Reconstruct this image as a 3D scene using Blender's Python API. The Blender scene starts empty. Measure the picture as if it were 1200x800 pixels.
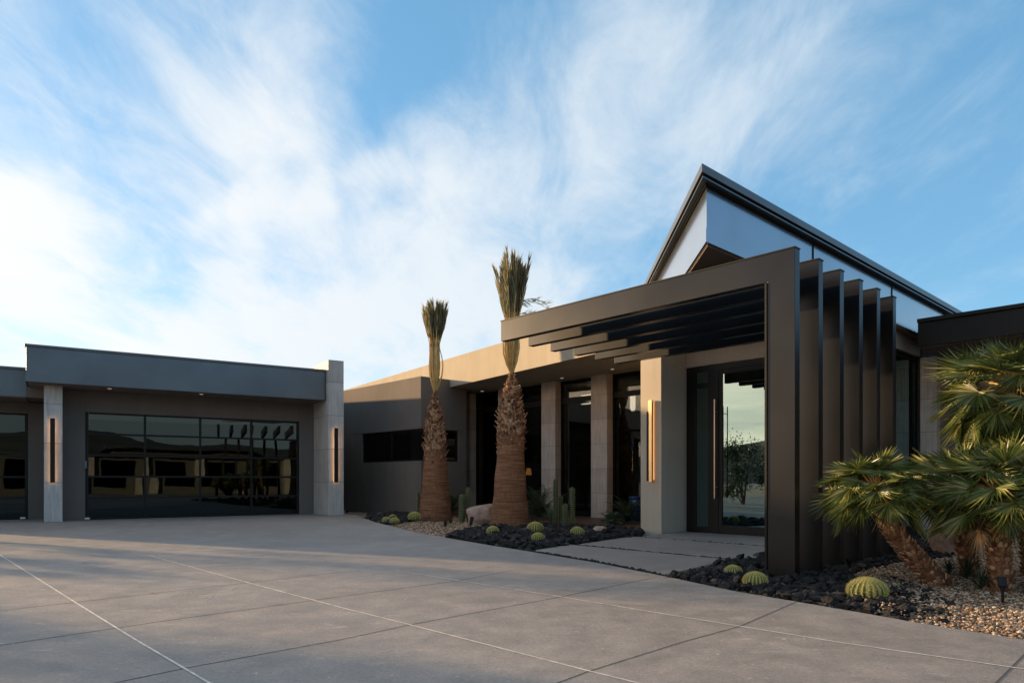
import bpy, math, random
import numpy as np
from mathutils import Vector, Matrix, noise as nz
rnd = random.Random(7)
scene = bpy.context.scene
col = scene.collection
R = math.radians
H, F, CX, HY = 1.1, 808.0, 600.0, 562.0      # eye height; survey constants of the photograph

# ------------------------------------------------------------------ frames
def unit(v):
    l = math.hypot(v[0], v[1]); return (v[0]/l, v[1]/l)
u1 = unit((-748, 808)); u2 = (-u1[1]*-1, -u1[0]) ; u2 = (u1[1], -u1[0])     # house grid: along the columns / into the house
v1 = unit((-546, 808)); v2 = (v1[1], -v1[0])                                # skewed eave
g1 = unit((-518, 808)); g2 = (g1[1], -g1[0])                                # garage grid
def A(a, b): return (u1[0]*a+u2[0]*b, u1[1]*a+u2[1]*b)
def GA(n, m): return (g1[0]*n+g2[0]*m, g1[1]*n+g2[1]*m)                     # n into the garage, m along it to the right
def V(c, e): return (v1[0]*c+v2[0]*e, v1[1]*c+v2[1]*e)
def Gd(x, y):
    Y = F*H/(y-HY); return ((x-CX)/F*Y, Y)
def at(x, y, Y): return Vector(((x-CX)/F*Y, Y, H+(HY-y)/F*Y))
def a_of(x, b):                                                             # along-wall coordinate where a sight line meets plane b
    r = (x-CX)/F; return (u2[0]-r*u2[1])*b/(r*u1[1]-u1[0])
def m_of(x, n):
    r = (x-CX)/F; return (r*g1[1]-g1[0])*n/(g2[0]-r*g2[1])

# ------------------------------------------------------------------ mesh helpers
class MB:
    def __init__(s): s.v = []; s.f = []; s.sm = False
    def add(s, vs, fs):
        o = len(s.v); s.v += [tuple(p) for p in vs]; s.f += [tuple(i+o for i in f) for f in fs]; return s
    def prism(s, pts, z0, z1):
        n = len(pts)
        ar = sum(pts[i][0]*pts[(i+1)%n][1]-pts[(i+1)%n][0]*pts[i][1] for i in range(n))
        if ar < 0: pts = pts[::-1]
        vs = [(p[0], p[1], z0) for p in pts]+[(p[0], p[1], z1) for p in pts]
        fs = [tuple(range(n-1, -1, -1)), tuple(range(n, 2*n))]
        fs += [(i, (i+1) % n, n+(i+1) % n, n+i) for i in range(n)]
        return s.add(vs, fs)
    def boxf(s, fr, a0, a1, b0, b1, z0, z1):
        return s.prism([fr(a0, b0), fr(a1, b0), fr(a1, b1), fr(a0, b1)], z0, z1)
    def tube(s, pts, rad, n=8, cap=True):
        pts = [Vector(p) for p in pts]; k = len(pts)
        rad = rad if isinstance(rad, (list, tuple)) else [rad]*k
        vs = []; up = None
        for i, p in enumerate(pts):
            t = (pts[min(i+1, k-1)]-pts[max(i-1, 0)]).normalized()
            if up is None: up = Vector((1, 0, 0)) if abs(t.x) < .9 else Vector((0, 1, 0))
            x = (up-t*up.dot(t)).normalized(); y = t.cross(x); up = x
            for j in range(n):
                an = 2*math.pi*j/n; vs.append(p+(x*math.cos(an)+y*math.sin(an))*rad[i])
        fs = [(i*n+j, i*n+(j+1) % n, (i+1)*n+(j+1) % n, (i+1)*n+j) for i in range(k-1) for j in range(n)]
        if cap: fs += [tuple(range(n-1, -1, -1)), tuple(range((k-1)*n, k*n))]
        return s.add(vs, fs)
    def build(s, name, mat, parent=None, smooth=False, bevel=0):
        me = bpy.data.meshes.new(name); me.from_pydata(s.v, [], s.f); me.update()
        o = bpy.data.objects.new(name, me); col.objects.link(o)
        for m in (mat if isinstance(mat, (list, tuple)) else [mat]): me.materials.append(m)
        if smooth: me.polygons.foreach_set('use_smooth', [True]*len(me.polygons))
        if bevel:
            b = o.modifiers.new('bevel', 'BEVEL'); b.width = bevel; b.segments = 2; b.limit_method = 'ANGLE'
        if parent is not None:
            o.parent = parent
            if parent.type == 'EMPTY' or True:
                bpy.context.view_layer.update()
                o.matrix_parent_inverse = parent.matrix_world.inverted()
        return o
def tag(o, label=None, cat=None, group=None, kind=None):
    if label: o['label'] = label
    if cat: o['category'] = cat
    if group: o['group'] = group
    if kind: o['kind'] = kind
    return o
def empty(name, loc=(0, 0, 0), rz=0):
    o = bpy.data.objects.new(name, None); col.objects.link(o); o.location = loc; o.rotation_euler = (0, 0, rz)
    o.empty_display_size = .2; bpy.context.view_layer.update(); return o
def structure(o, cat=None):
    o['kind'] = 'structure'
    return o
def copy_tree(o, parent=None):
    c = o.copy(); col.objects.link(c); c.parent = parent
    for ch in list(o.children): copy_tree(ch, c)
    return c
def lone(mb, name, mat, label, cat, group=None, base=None, **kw):
    """a one-mesh thing whose origin is at its base"""
    if base:
        b = Vector(base); mb.v = [tuple(Vector(p)-b) for p in mb.v]
    o = mb.build(name, mat, **kw)
    if base: o.location = base
    return tag(o, label, cat, group)

# ------------------------------------------------------------------ materials
def newmat(name):
    m = bpy.data.materials.new(name); m.use_nodes = True
    nt = m.node_tree; nt.nodes.clear()
    out = nt.nodes.new('ShaderNodeOutputMaterial'); b = nt.nodes.new('ShaderNodeBsdfPrincipled')
    nt.links.new(b.outputs[0], out.inputs[0])
    return m, nt, b, out
def N(nt, t, **kw):
    n = nt.nodes.new('ShaderNode'+t)
    for k, v in kw.items():
        if k.startswith('i_'):
            n.inputs[int(k[2:]) if k[2:].isdigit() else k[2:].replace('_', ' ')].default_value = v
        else: setattr(n, k, v)
    return n
def ramp(nt, src, stops):
    r = nt.nodes.new('ShaderNodeValToRGB'); cr = r.color_ramp
    while len(cr.elements) < len(stops): cr.elements.new(.5)
    for e, (p, c) in zip(cr.elements, stops):
        e.position = p; e.color = (*c, 1) if len(c) == 3 else c
    nt.links.new(src, r.inputs[0]); return r.outputs[0]
def objco(nt, scale=(1, 1, 1), rot=(0, 0, 0)):
    t = N(nt, 'TexCoord'); mp = N(nt, 'Mapping'); mp.inputs['Scale'].default_value = scale; mp.inputs['Rotation'].default_value = rot
    nt.links.new(t.outputs['Object'], mp.inputs[0]); return mp.outputs[0]
def noise(nt, co, scale, detail=5, rough=.6, dist=0):
    n = N(nt, 'TexNoise'); n.inputs['Scale'].default_value = scale; n.inputs['Detail'].default_value = detail
    n.inputs['Roughness'].default_value = rough; n.inputs['Distortion'].default_value = dist
    nt.links.new(co, n.inputs['Vector']); return n.outputs['Fac']
def bump(nt, b, h, strength=.3, dist=.01):
    n = N(nt, 'Bump'); n.inputs['Strength'].default_value = strength; n.inputs['Distance'].default_value = dist
    nt.links.new(h, n.inputs['Height']); nt.links.new(n.outputs[0], b.inputs['Normal']); return n
def math_(nt, op, a, b=None, c=None, clamp=False):
    n = N(nt, 'Math', operation=op); n.use_clamp = clamp
    for i, x in enumerate((a, b, c)):
        if x is None: continue
        if isinstance(x, (int, float)): n.inputs[i].default_value = x
        else: nt.links.new(x, n.inputs[i])
    return n.outputs[0]
def mixc(nt, fac, a, b, mode='MIX'):
    n = N(nt, 'Mix', data_type='RGBA', blend_type=mode)
    for s, x in ((0, fac), (6, a), (7, b)):
        if isinstance(x, (int, float)): n.inputs[s].default_value = x
        elif isinstance(x, tuple): n.inputs[s].default_value = (*x, 1)
        else: nt.links.new(x, n.inputs[s])
    return n.outputs[2]

def simple(name, c, rough=.6, metal=0, spec=.5, var=.12, vs=3, bs=0, bscale=60, coat=0):
    m, nt, b, out = newmat(name)
    co = objco(nt); f = noise(nt, co, vs)
    lo = tuple(x*(1-var) for x in c); hi = tuple(min(1, x*(1+var)) for x in c)
    nt.links.new(ramp(nt, f, [(.3, lo), (.7, hi)]), b.inputs['Base Color'])
    b.inputs['Roughness'].default_value = rough; b.inputs['Metallic'].default_value = metal
    b.inputs['Specular IOR Level'].default_value = spec; b.inputs['Coat Weight'].default_value = coat
    if bs: bump(nt, b, noise(nt, co, bscale, 4, .6), bs)
    return m
def emit(name, c, s):
    m = bpy.data.materials.new(name); m.use_nodes = True; nt = m.node_tree; nt.nodes.clear()
    out = nt.nodes.new('ShaderNodeOutputMaterial'); e = N(nt, 'Emission'); e.inputs[0].default_value = (*c, 1); e.inputs[1].default_value = s
    nt.links.new(e.outputs[0], out.inputs[0]); return m

M = {}
# painted metal of the portal: satin black with faint waviness
def metal_paint(name, c, rough, metal, spec=.5, wav=.02, coat=0):
    m, nt, b, out = newmat(name); co = objco(nt)
    f = noise(nt, co, 1.3, 3, .5)
    nt.links.new(ramp(nt, f, [(.3, tuple(x*.9 for x in c)), (.7, tuple(x*1.1 for x in c))]), b.inputs['Base Color'])
    nt.links.new(ramp(nt, noise(nt, co, 1.7, 3, .5), [(.3, (rough*.93,)*3), (.7, (rough*1.06,)*3)]), b.inputs['Roughness'])
    b.inputs['Metallic'].default_value = metal; b.inputs['Specular IOR Level'].default_value = spec; b.inputs['Coat Weight'].default_value = coat; b.inputs['Coat Roughness'].default_value = .12
    bump(nt, b, noise(nt, co, .7, 0, .4), wav, .012)
    return m
M['black'] = metal_paint('satin black metal', (.026, .027, .029), .35, .9)
M['blackflat'] = metal_paint('dark bronze frame', (.010, .0095, .009), .5, 0, .22)
M['fascia'] = metal_paint('blue grey metal cladding', (.10, .12, .135), .34, .7)
M['prow'] = metal_paint('anodised grey cladding', (.22, .25, .30), .24, .85, .5, .03, 1)
M['cap'] = metal_paint('dark roof cap metal', (.09, .095, .10), .35, .6)

def stucco(name, c, var=.1):
    m, nt, b, out = newmat(name); co = objco(nt)
    big = noise(nt, co, .7, 6, .65); fine = noise(nt, co, 55, 4, .7)
    st = noise(nt, objco(nt, (2.2, 2.2, .22)), 1.6, 5, .6)
    c1 = ramp(nt, big, [(.3, tuple(x*(1-var) for x in c)), (.7, tuple(x*(1+var) for x in c))])
    c2 = mixc(nt, 1.0, c1, ramp(nt, st, [(.35, (.94,)*3), (.65, (1.03,)*3)]), 'MULTIPLY')
    nt.links.new(c2, b.inputs['Base Color']); b.inputs['Roughness'].default_value = .9
    b.inputs['Specular IOR Level'].default_value = .2
    bump(nt, b, fine, .35, .006); return m
M['stucco'] = stucco('taupe stucco', (.30, .265, .225))
M['stucco_pale'] = stucco('pale sand stucco', (.365, .32, .25), .06)
M['stucco_dark'] = stucco('dark grey stucco', (.145, .128, .112))
M['stucco_pier'] = stucco('smooth sand stucco', (.46, .40, .32), .06)
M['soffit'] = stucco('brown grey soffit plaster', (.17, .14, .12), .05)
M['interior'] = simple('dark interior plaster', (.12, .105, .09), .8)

def stone(name, c, joint=.71):
    m, nt, b, out = newmat(name); co = objco(nt)
    st = noise(nt, objco(nt, (7, 7, .5)), 3.2, 7, .65, .4)
    cl = noise(nt, co, 2.5, 5, .6)
    base = ramp(nt, st, [(.25, tuple(x*.66 for x in c)), (.5, c), (.75, tuple(min(1, x*1.22) for x in c))])
    base = mixc(nt, 1, base, ramp(nt, cl, [(.3, (.84, .83, .82)), (.7, (1.05, 1.04, 1.02))]), 'MULTIPLY')
    sx = N(nt, 'SeparateXYZ'); t = N(nt, 'TexCoord'); nt.links.new(t.outputs['Object'], sx.inputs[0])
    fr = math_(nt, 'FRACT', math_(nt, 'DIVIDE', sx.outputs[2], joint))
    tile = math_(nt, 'FLOOR', math_(nt, 'DIVIDE', sx.outputs[2], joint))
    wn = N(nt, 'TexWhiteNoise', noise_dimensions='1D'); nt.links.new(tile, wn.inputs['W'])
    base = mixc(nt, 1, base, ramp(nt, wn.outputs[0], [(0, (.86,)*3), (1, (1.06,)*3)]), 'MULTIPLY')
    j = math_(nt, 'LESS_THAN', fr, .014)
    nt.links.new(mixc(nt, j, base, tuple(x*.4 for x in c)), b.inputs['Base Color'])
    b.inputs['Roughness'].default_value = .62; b.inputs['Specular IOR Level'].default_value = .35
    bump(nt, b, math_(nt, 'SUBTRACT', st, math_(nt, 'MULTIPLY', j, 1.5)), .25, .008); return m
M['travertine'] = stone('travertine tile', (.50, .42, .355))
M['silver_stone'] = stone('silver vein cut stone', (.46, .45, .43), 1.02)
M['dark_stone'] = stone('brown ledge stone', (.20, .16, .13), .45)

def concrete(name, c, streak=1.0):
    m, nt, b, out = newmat(name); co = objco(nt)
    big = noise(nt, co, .35, 7, .62, .3); mid = noise(nt, co, 3.1, 7, .68); fine = noise(nt, co, 90, 3, .7)
    c1 = ramp(nt, big, [(.3, tuple(x*.80 for x in c)), (.55, c), (.75, tuple(x*1.16 for x in c))])
    c2 = mixc(nt, 1, c1, ramp(nt, mid, [(.3, (.76, .765, .78)), (.7, (1.16, 1.14, 1.12))]), 'MULTIPLY')
    c2 = mixc(nt, 1, c2, ramp(nt, noise(nt, co, 38, 7, .85), [(.33, (.70,)*3), (.67, (1.25,)*3)]), 'MULTIPLY')
    # pale scuffs and dark stains with shapes of their own
    sc = noise(nt, objco(nt, (1, 3.2, 1), (0, 0, .5)), 2.6, 9, .72, .6)
    c2 = mixc(nt, ramp(nt, sc, [(.585, (0, 0, 0)), (.72, (.6,)*3)]), c2, tuple(min(1, x*1.65) for x in c))
    sp = noise(nt, co, 21, 2, .5, .3)
    c2 = mixc(nt, ramp(nt, sp, [(.70, (0, 0, 0)), (.75, (.6,)*3)]), c2, tuple(min(1, x*1.9) for x in c))
    c2 = mixc(nt, ramp(nt, noise(nt, co, 13, 2, .5, .4), [(.72, (0, 0, 0)), (.78, (.45,)*3)]), c2, tuple(x*.45 for x in c))
    vo = N(nt, 'TexVoronoi', feature='DISTANCE_TO_EDGE'); vo.inputs['Scale'].default_value = .33; wv_ = N(nt, 'VectorMath', operation='ADD'); nt.links.new(co, wv_.inputs[0])
    wn_ = N(nt, 'TexNoise'); wn_.inputs['Scale'].default_value = 1.6; wn_.inputs['Detail'].default_value = 7; nt.links.new(co, wn_.inputs['Vector']); nt.links.new(wn_.outputs['Color'], wv_.inputs[1]); nt.links.new(wv_.outputs[0], vo.inputs['Vector'])
    crk = math_(nt, 'MULTIPLY', math_(nt, 'LESS_THAN', vo.outputs['Distance'], .0022), ramp(nt, big, [(.5, (0, 0, 0)), (.56, (.55,)*3)]))
    c2 = mixc(nt, crk, c2, tuple(x*.4 for x in c))
    ds = noise(nt, co, 1.7, 4, .5, 1.2)
    c2 = mixc(nt, ramp(nt, ds, [(.62, (0, 0, 0)), (.74, (.35,)*3)]), c2, tuple(x*.6 for x in c))
    nt.links.new(c2, b.inputs['Base Color'])
    nt.links.new(ramp(nt, mid, [(.3, (.52,)*3), (.7, (.72,)*3)]), b.inputs['Roughness'])
    b.inputs['Specular IOR Level'].default_value = .4
    bump(nt, b, math_(nt, 'ADD', fine, math_(nt, 'MULTIPLY', mid, 2.0)), .4, .008); return m
M['drive'] = concrete('brushed grey concrete', (.31, .278, .252))
M['slab'] = concrete('smooth pale concrete', (.31, .268, .238))
M['joint_pale'] = simple('chalky joint edge', (.60, .56, .51), .9, var=.35, vs=9)
M['joint_dark'] = simple('dark joint line', (.06, .055, .05), .95, var=.3, vs=9)  # dark colour of the thin driveway joint strips

def glass(name, tint, refl, reflc, rough=.0, wav=.02):
    m = bpy.data.materials.new(name); m.use_nodes = True; nt = m.node_tree; nt.nodes.clear()
    out = nt.nodes.new('ShaderNodeOutputMaterial'); tr = N(nt, 'BsdfTransparent'); gl = N(nt, 'BsdfGlossy')
    tr.inputs[0].default_value = (*tint, 1); gl.inputs[0].default_value = (*reflc, 1); gl.inputs['Roughness'].default_value = rough
    fr = N(nt, 'LayerWeight'); fr.inputs[0].default_value = .35
    f = math_(nt, 'ADD', math_(nt, 'MULTIPLY', fr.outputs['Facing'], .35), refl, clamp=True)
    co = objco(nt); bn = N(nt, 'Bump'); bn.inputs['Strength'].default_value = wav; bn.inputs['Distance'].default_value = .05
    nt.links.new(noise(nt, co, .8, 2, .4), bn.inputs['Height']); nt.links.new(bn.outputs[0], gl.inputs['Normal'])
    mx = N(nt, 'MixShader'); nt.links.new(f, mx.inputs[0]); nt.links.new(tr.outputs[0], mx.inputs[1]); nt.links.new(gl.outputs[0], mx.inputs[2])
    nt.links.new(mx.outputs[0], out.inputs[0]); return m
M['glass'] = glass('grey tinted glass', (.42, .41, .38), .04, (.7, .74, .74))
M['glass_green'] = glass('green coated glass', (.30, .38, .33), .24, (.60, .84, .88))
M['glass_garage'] = glass('dark garage glass', (.10, .10, .10), .055, (.50, .68, .74), 0, .05)
M['brass'] = simple('brushed brass', (.75, .52, .26), .35, 1, var=.05)
M['copper'] = simple('copper handle', (.62, .46, .36), .35, 1, var=.05)
M['glow'] = emit('warm lamp glow', (1, .52, .22), 5.5)
M['glow_white'] = emit('white lamp', (1, .93, .82), 4)
M['glow_soft'] = emit('amber lamp', (1, .45, .15), 1.1)
M['lamp_dot'] = emit('downlight lens', (1, .8, .55), .15)
M['white_plastic'] = simple('white plastic', (.7, .7, .7), .4)
M['soil'] = simple('decomposed granite', (.22, .17, .13), .95, var=.35, vs=14, bs=.5, bscale=120)
M['desert'] = simple('desert soil', (.27, .21, .16), .95, var=.25, vs=.2, bs=.4, bscale=9)
M['hill'] = simple('scrubby hillside', (.10, .085, .06), .95, var=.4, vs=.06)

def islands(name, stops, rough, bs=.4, bsc=30, dist=.01):
    m, nt, b, out = newmat(name)
    g = N(nt, 'NewGeometry'); c = ramp(nt, g.outputs['Random Per Island'], stops)
    co = objco(nt); n = noise(nt, co, bsc, 4, .65)
    c = mixc(nt, 1, c, ramp(nt, n, [(.3, (.75,)*3), (.7, (1.2,)*3)]), 'MULTIPLY')
    nt.links.new(c, b.inputs['Base Color']); b.inputs['Roughness'].default_value = rough
    b.inputs['Specular IOR Level'].default_value = .3
    bump(nt, b, n, bs, dist); return m
M['lava'] = islands('black lava rock', [(0, (.008, .008, .009)), (.7, (.018, .017, .017)), (.93, (.03, .025, .023)), (1, (.08, .065, .06))], .72, .9, 45, .02)
M['pebble'] = islands('tan river gravel', [(0, (.10, .055, .03)), (.3, (.24, .145, .085)), (.6, (.35, .235, .145)), (.85, (.46, .35, .24)), (1, (.62, .54, .44))], .7, .2)
M['boulder'] = None
def boulder_mat(name, c):
    m, nt, b, out = newmat(name); co = objco(nt)
    f = noise(nt, co, 3.5, 8, .65, .5); g = noise(nt, co, 22, 5, .7)
    c1 = ramp(nt, f, [(.3, tuple(x*.5 for x in c)), (.5, c), (.72, tuple(min(1, x*1.4) for x in c))])
    nt.links.new(mixc(nt, 1, c1, ramp(nt, g, [(.3, (.8,)*3), (.7, (1.15,)*3)]), 'MULTIPLY'), b.inputs['Base Color'])
    b.inputs['Roughness'].default_value = .85; bump(nt, b, math_(nt, 'ADD', f, math_(nt, 'MULTIPLY', g, .3)), .7, .04); return m
M['boulder'] = boulder_mat('pinkish granite', (.40, .29, .23))
M['boulder_red'] = boulder_mat('rusty granite', (.36, .21, .14))

def leafmat(name, stops, transl=.25, rough=.45):
    m, nt, b, out = newmat(name)
    g = N(nt, 'NewGeometry'); c = ramp(nt, g.outputs['Random Per Island'], stops)
    c = mixc(nt, 1, c, ramp(nt, noise(nt, objco(nt), 7, 3), [(.3, (.75,)*3), (.7, (1.2,)*3)]), 'MULTIPLY')
    nt.links.new(c, b.inputs['Base Color']); b.inputs['Roughness'].default_value = rough
    t = N(nt, 'BsdfTranslucent'); nt.links.new(c, t.inputs[0])
    mx = N(nt, 'MixShader'); mx.inputs[0].default_value = transl
    nt.links.new(b.outputs[0], mx.inputs[1]); nt.links.new(t.outputs[0], mx.inputs[2]); nt.links.new(mx.outputs[0], out.inputs[0])
    return m
M['fan'] = leafmat('fan palm leaf', [(0, (.05, .08, .02)), (.5, (.10, .14, .035)), (.85, (.20, .23, .06)), (1, (.38, .34, .13))], .32, .4)
M['fan_dry'] = leafmat('dry fan leaf', [(0, (.20, .13, .07)), (1, (.36, .27, .15))], .15, .8)
M['datefrond'] = leafmat('bound date frond', [(0, (.11, .12, .07)), (.45, (.22, .23, .13)), (.78, (.36, .31, .18)), (1, (.50, .34, .19))], .4, .55)
M['stem'] = leafmat('golden frond stem', [(0, (.38, .22, .06)), (.6, (.60, .40, .13)), (1, (.68, .52, .24))], .1, .45)
M['shrub'] = leafmat('dark shrub leaf', [(0, (.02, .035, .018)), (.7, (.045, .07, .03)), (1, (.09, .12, .05))], .2, .5)
M['agave'] = leafmat('grey green agave', [(0, (.07, .11, .07)), (1, (.14, .19, .12))], .1, .5)
M['spine'] = leafmat('yellow spines', [(0, (.55, .46, .12)), (.6, (.72, .64, .20)), (1, (.85, .78, .40))], .35, .6)
M['cactus'] = simple('cactus skin', (.07, .11, .035), .6, var=.25, vs=9)
M['cactus_blue'] = simple('column cactus skin', (.05, .07, .03), .6, var=.25, vs=9)
M['pot'] = simple('blue glazed ceramic', (.008, .035, .10), .2, var=.3)
M['wood'] = simple('dark walnut', (.10, .045, .025), .5, var=.3, vs=6)
M['fiber'] = islands('cut frond boots', [(0, (.10, .045, .024)), (.5, (.25, .125, .065)), (.85, (.42, .25, .14)), (1, (.55, .37, .23))], .85, .6, 40)
def trunkmat():
    m, nt, b, out = newmat('ringed palm trunk')
    f = noise(nt, objco(nt, (1.2, 1.2, 26)), 1.6, 7, .7, .25); g = noise(nt, objco(nt, (18, 18, 3)), 2.0, 5, .7)
    c = ramp(nt, f, [(.25, (.08, .035, .02)), (.45, (.20, .095, .05)), (.62, (.33, .165, .09)), (.8, (.46, .28, .16))])
    c = mixc(nt, 1, c, ramp(nt, g, [(.3, (.7,)*3), (.7, (1.2,)*3)]), 'MULTIPLY')
    nt.links.new(c, b.inputs['Base Color']); b.inputs['Roughness'].default_value = .85
    b.inputs['Specular IOR Level'].default_value = .2
    bump(nt, b, math_(nt, 'ADD', f, math_(nt, 'MULTIPLY', g, .6)), .8, .03); return m
M['trunk'] = trunkmat()

# ------------------------------------------------------------------ world, sun, camera
SUN_AZ, SUN_EL = math.atan2(-.9, .42), R(9)
sd = Vector((math.sin(SUN_AZ)*math.cos(SUN_EL), math.cos(SUN_AZ)*math.cos(SUN_EL), math.sin(SUN_EL)))
L = bpy.data.lights.new('sun', 'SUN'); L.energy = 5.0; L.angle = R(1.0); L.color = (1, .66, .34)
lo = bpy.data.objects.new('sun', L); col.objects.link(lo); lo.rotation_euler = sd.to_track_quat('Z', 'Y').to_euler()
w = bpy.data.worlds.new('World'); scene.world = w; w.use_nodes = True; nt = w.node_tree; nt.nodes.clear()
wo = nt.nodes.new('ShaderNodeOutputWorld'); bg = N(nt, 'Background'); nt.links.new(bg.outputs[0], wo.inputs[0])
sky = N(nt, 'TexSky', sky_type='NISHITA'); sky.sun_disc = False; sky.sun_elevation = R(15); sky.sun_rotation = SUN_AZ % (2*math.pi)
sky.sun_elevation = SUN_EL; sky.air_density = 1.0; sky.dust_density = .6; sky.ozone_density = 2.5; sky.altitude = 600
bg.inputs[1].default_value = .06
tc = N(nt, 'TexCoord'); D = tc.outputs['Generated']
def vmath(op, a, b=None, out=0):
    n = N(nt, 'VectorMath', operation=op)
    for i, x in enumerate((a, b)):
        if x is None: continue
        if isinstance(x, tuple): n.inputs[i].default_value = x
        else: nt.links.new(x, n.inputs[i])
    return n.outputs[out]
sep = N(nt, 'SeparateXYZ'); nt.links.new(D, sep.inputs[0])
zz = math_(nt, 'ADD', math_(nt, 'MAXIMUM', sep.outputs[2], 0), .14)
cmb = N(nt, 'CombineXYZ'); nt.links.new(math_(nt, 'DIVIDE', sep.outputs[0], zz), cmb.inputs[0]); nt.links.new(math_(nt, 'DIVIDE', sep.outputs[1], zz), cmb.inputs[1])
mp = N(nt, 'Mapping'); mp.inputs['Rotation'].default_value = (0, 0, -R(24)); mp.inputs['Scale'].default_value = (.9, .42, 1); nt.links.new(cmb.outputs[0], mp.inputs[0])
streak = noise(nt, mp.outputs[0], 1.1, 9, .6, .45)
mp2 = N(nt, 'Mapping'); mp2.inputs['Rotation'].default_value = (0, 0, -R(35)); mp2.inputs['Scale'].default_value = (2.0, .9, 1); nt.links.new(cmb.outputs[0], mp2.inputs[0])
fib = noise(nt, mp2.outputs[0], 2.3, 11, .64, .45)
# warped direction for the large cloud banks
wn = N(nt, 'TexNoise'); wn.inputs['Scale'].default_value = 3.2; wn.inputs['Detail'].default_value = 6; nt.links.new(D, wn.inputs['Vector'])
wd = vmath('ADD', D, vmath('SCALE', vmath('SUBTRACT', wn.outputs['Color'], (.5, .5, .5))))
sc_node = wd.node.inputs[1].links[0].from_node; sc_node.inputs['Scale'].default_value = .32
def pdir(x, y):
    v = Vector(((x-CX)/F, 1, (HY-y)/F)).normalized(); return tuple(v)
banks = [ # sight direction, angular radius, weight
 ((40, 235), .13, .66), ((170, 60), .30, .14), ((330, 130), .16, .36), ((0, 90), .28, .10), ((290, 190), .12, .25),
 ((60, 400), .34, .48), ((330, 410), .24, .45), ((560, 400), .26, .40), ((600, 290), .20, .28), ((200, 440), .26, .32), ((740, 150), .17, .36), ((860, 60), .18, .34), ((500, 330), .2, .3),
 ((1020, 130), .16, .12), ((700, 60), .17, .18), ((480, 90), .12, -.28), ((440, 190), .09, -.2), ((175, 285), .13, -.62), ((1050, 300), .22, -.28), ((240, 270), .035, .3), ((300, 252), .035, .34), ((360, 243), .035, .34), ((420, 238), .035, .34), ((465, 236), .035, .3), ((760, 60), .08, -.05), ((1130, 60), .16, -.02), ((560, 20), .14, -.25), (((-.945, -.323, .55), 0), .62, -1.1), (((.4, -.85, .5), 0), .7, -.5)]
dens = None
for (x, y), r, wt in banks:
    dist = vmath('DISTANCE', wd, pdir(x, y) if not isinstance(x, tuple) else tuple(Vector(x).normalized()), out=1)
    mr = N(nt, 'MapRange', interpolation_type='SMOOTHSTEP'); nt.links.new(dist, mr.inputs[0])
    mr.inputs[1].default_value = r*1.25; mr.inputs[2].default_value = r*.1; mr.inputs[3].default_value = 0; mr.inputs[4].default_value = wt
    dens = mr.outputs[0] if dens is None else math_(nt, 'ADD', dens, mr.outputs[0])
tex = math_(nt, 'ADD', math_(nt, 'MULTIPLY', math_(nt, 'SUBTRACT', streak, .5), 1.45), math_(nt, 'MULTIPLY', math_(nt, 'SUBTRACT', fib, .5), 1.5))
tot = math_(nt, 'ADD', math_(nt, 'ADD', dens, .20), tex)
mr = N(nt, 'MapRange', interpolation_type='SMOOTHSTEP'); nt.links.new(tot, mr.inputs[0]); mr.inputs[1].default_value = -.05; mr.inputs[2].default_value = 1.2; mr.inputs[4].default_value = .95
cm = mr.outputs[0]
# cloud brightness: brighter towards the sun
dsun = vmath('DISTANCE', D, tuple(sd), out=1)
mr2 = N(nt, 'MapRange'); nt.links.new(dsun, mr2.inputs[0]); mr2.inputs[1].default_value = 0; mr2.inputs[2].default_value = 1.7; mr2.inputs[3].default_value = 1; mr2.inputs[4].default_value = 0
cc = mixc(nt, mr2.outputs[0], (5.0, 6.2, 7.3), (9.8, 9.4, 8.9))
CLOUD_NODE = cc
skc = mixc(nt, 1, sky.outputs[0], (2.0, 2.2, 2.2), 'MULTIPLY')
skc = mixc(nt, .42, skc, (2.0, 4.9, 7.6))
full = mixc(nt, cm, skc, cc)
# sunset-warm glow added to unseen low sky behind left, lighting the shaded walls
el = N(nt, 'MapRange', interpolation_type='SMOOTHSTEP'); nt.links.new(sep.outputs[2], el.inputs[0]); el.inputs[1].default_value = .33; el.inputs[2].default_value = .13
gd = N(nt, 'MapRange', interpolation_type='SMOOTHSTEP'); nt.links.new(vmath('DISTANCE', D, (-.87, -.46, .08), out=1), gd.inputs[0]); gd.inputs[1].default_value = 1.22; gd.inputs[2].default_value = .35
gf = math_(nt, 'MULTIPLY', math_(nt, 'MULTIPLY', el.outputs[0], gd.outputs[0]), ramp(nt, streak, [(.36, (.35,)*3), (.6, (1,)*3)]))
# peach veil: warm tint added to unseen sky overhead and low behind, warming shade
ov = N(nt, 'MapRange', interpolation_type='SMOOTHSTEP'); nt.links.new(sep.outputs[2], ov.inputs[0]); ov.inputs[1].default_value = .62; ov.inputs[2].default_value = .85; ov.inputs[4].default_value = .6
bk = N(nt, 'MapRange', interpolation_type='SMOOTHSTEP'); nt.links.new(sep.outputs[1], bk.inputs[0]); bk.inputs[1].default_value = .1; bk.inputs[2].default_value = -.5
be = N(nt, 'MapRange', interpolation_type='SMOOTHSTEP'); nt.links.new(sep.outputs[2], be.inputs[0]); be.inputs[1].default_value = .24; be.inputs[2].default_value = .06; be.inputs[4].default_value = .85
bb_ = math_(nt, 'MULTIPLY', bk.outputs[0], be.outputs[0])
full = mixc(nt, math_(nt, 'MAXIMUM', ov.outputs[0], bb_), full, (8.2, 7.3, 6.4))
nt.links.new(mixc(nt, gf, full, (31.0, 23.0, 16.0)), bg.inputs[0])

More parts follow.
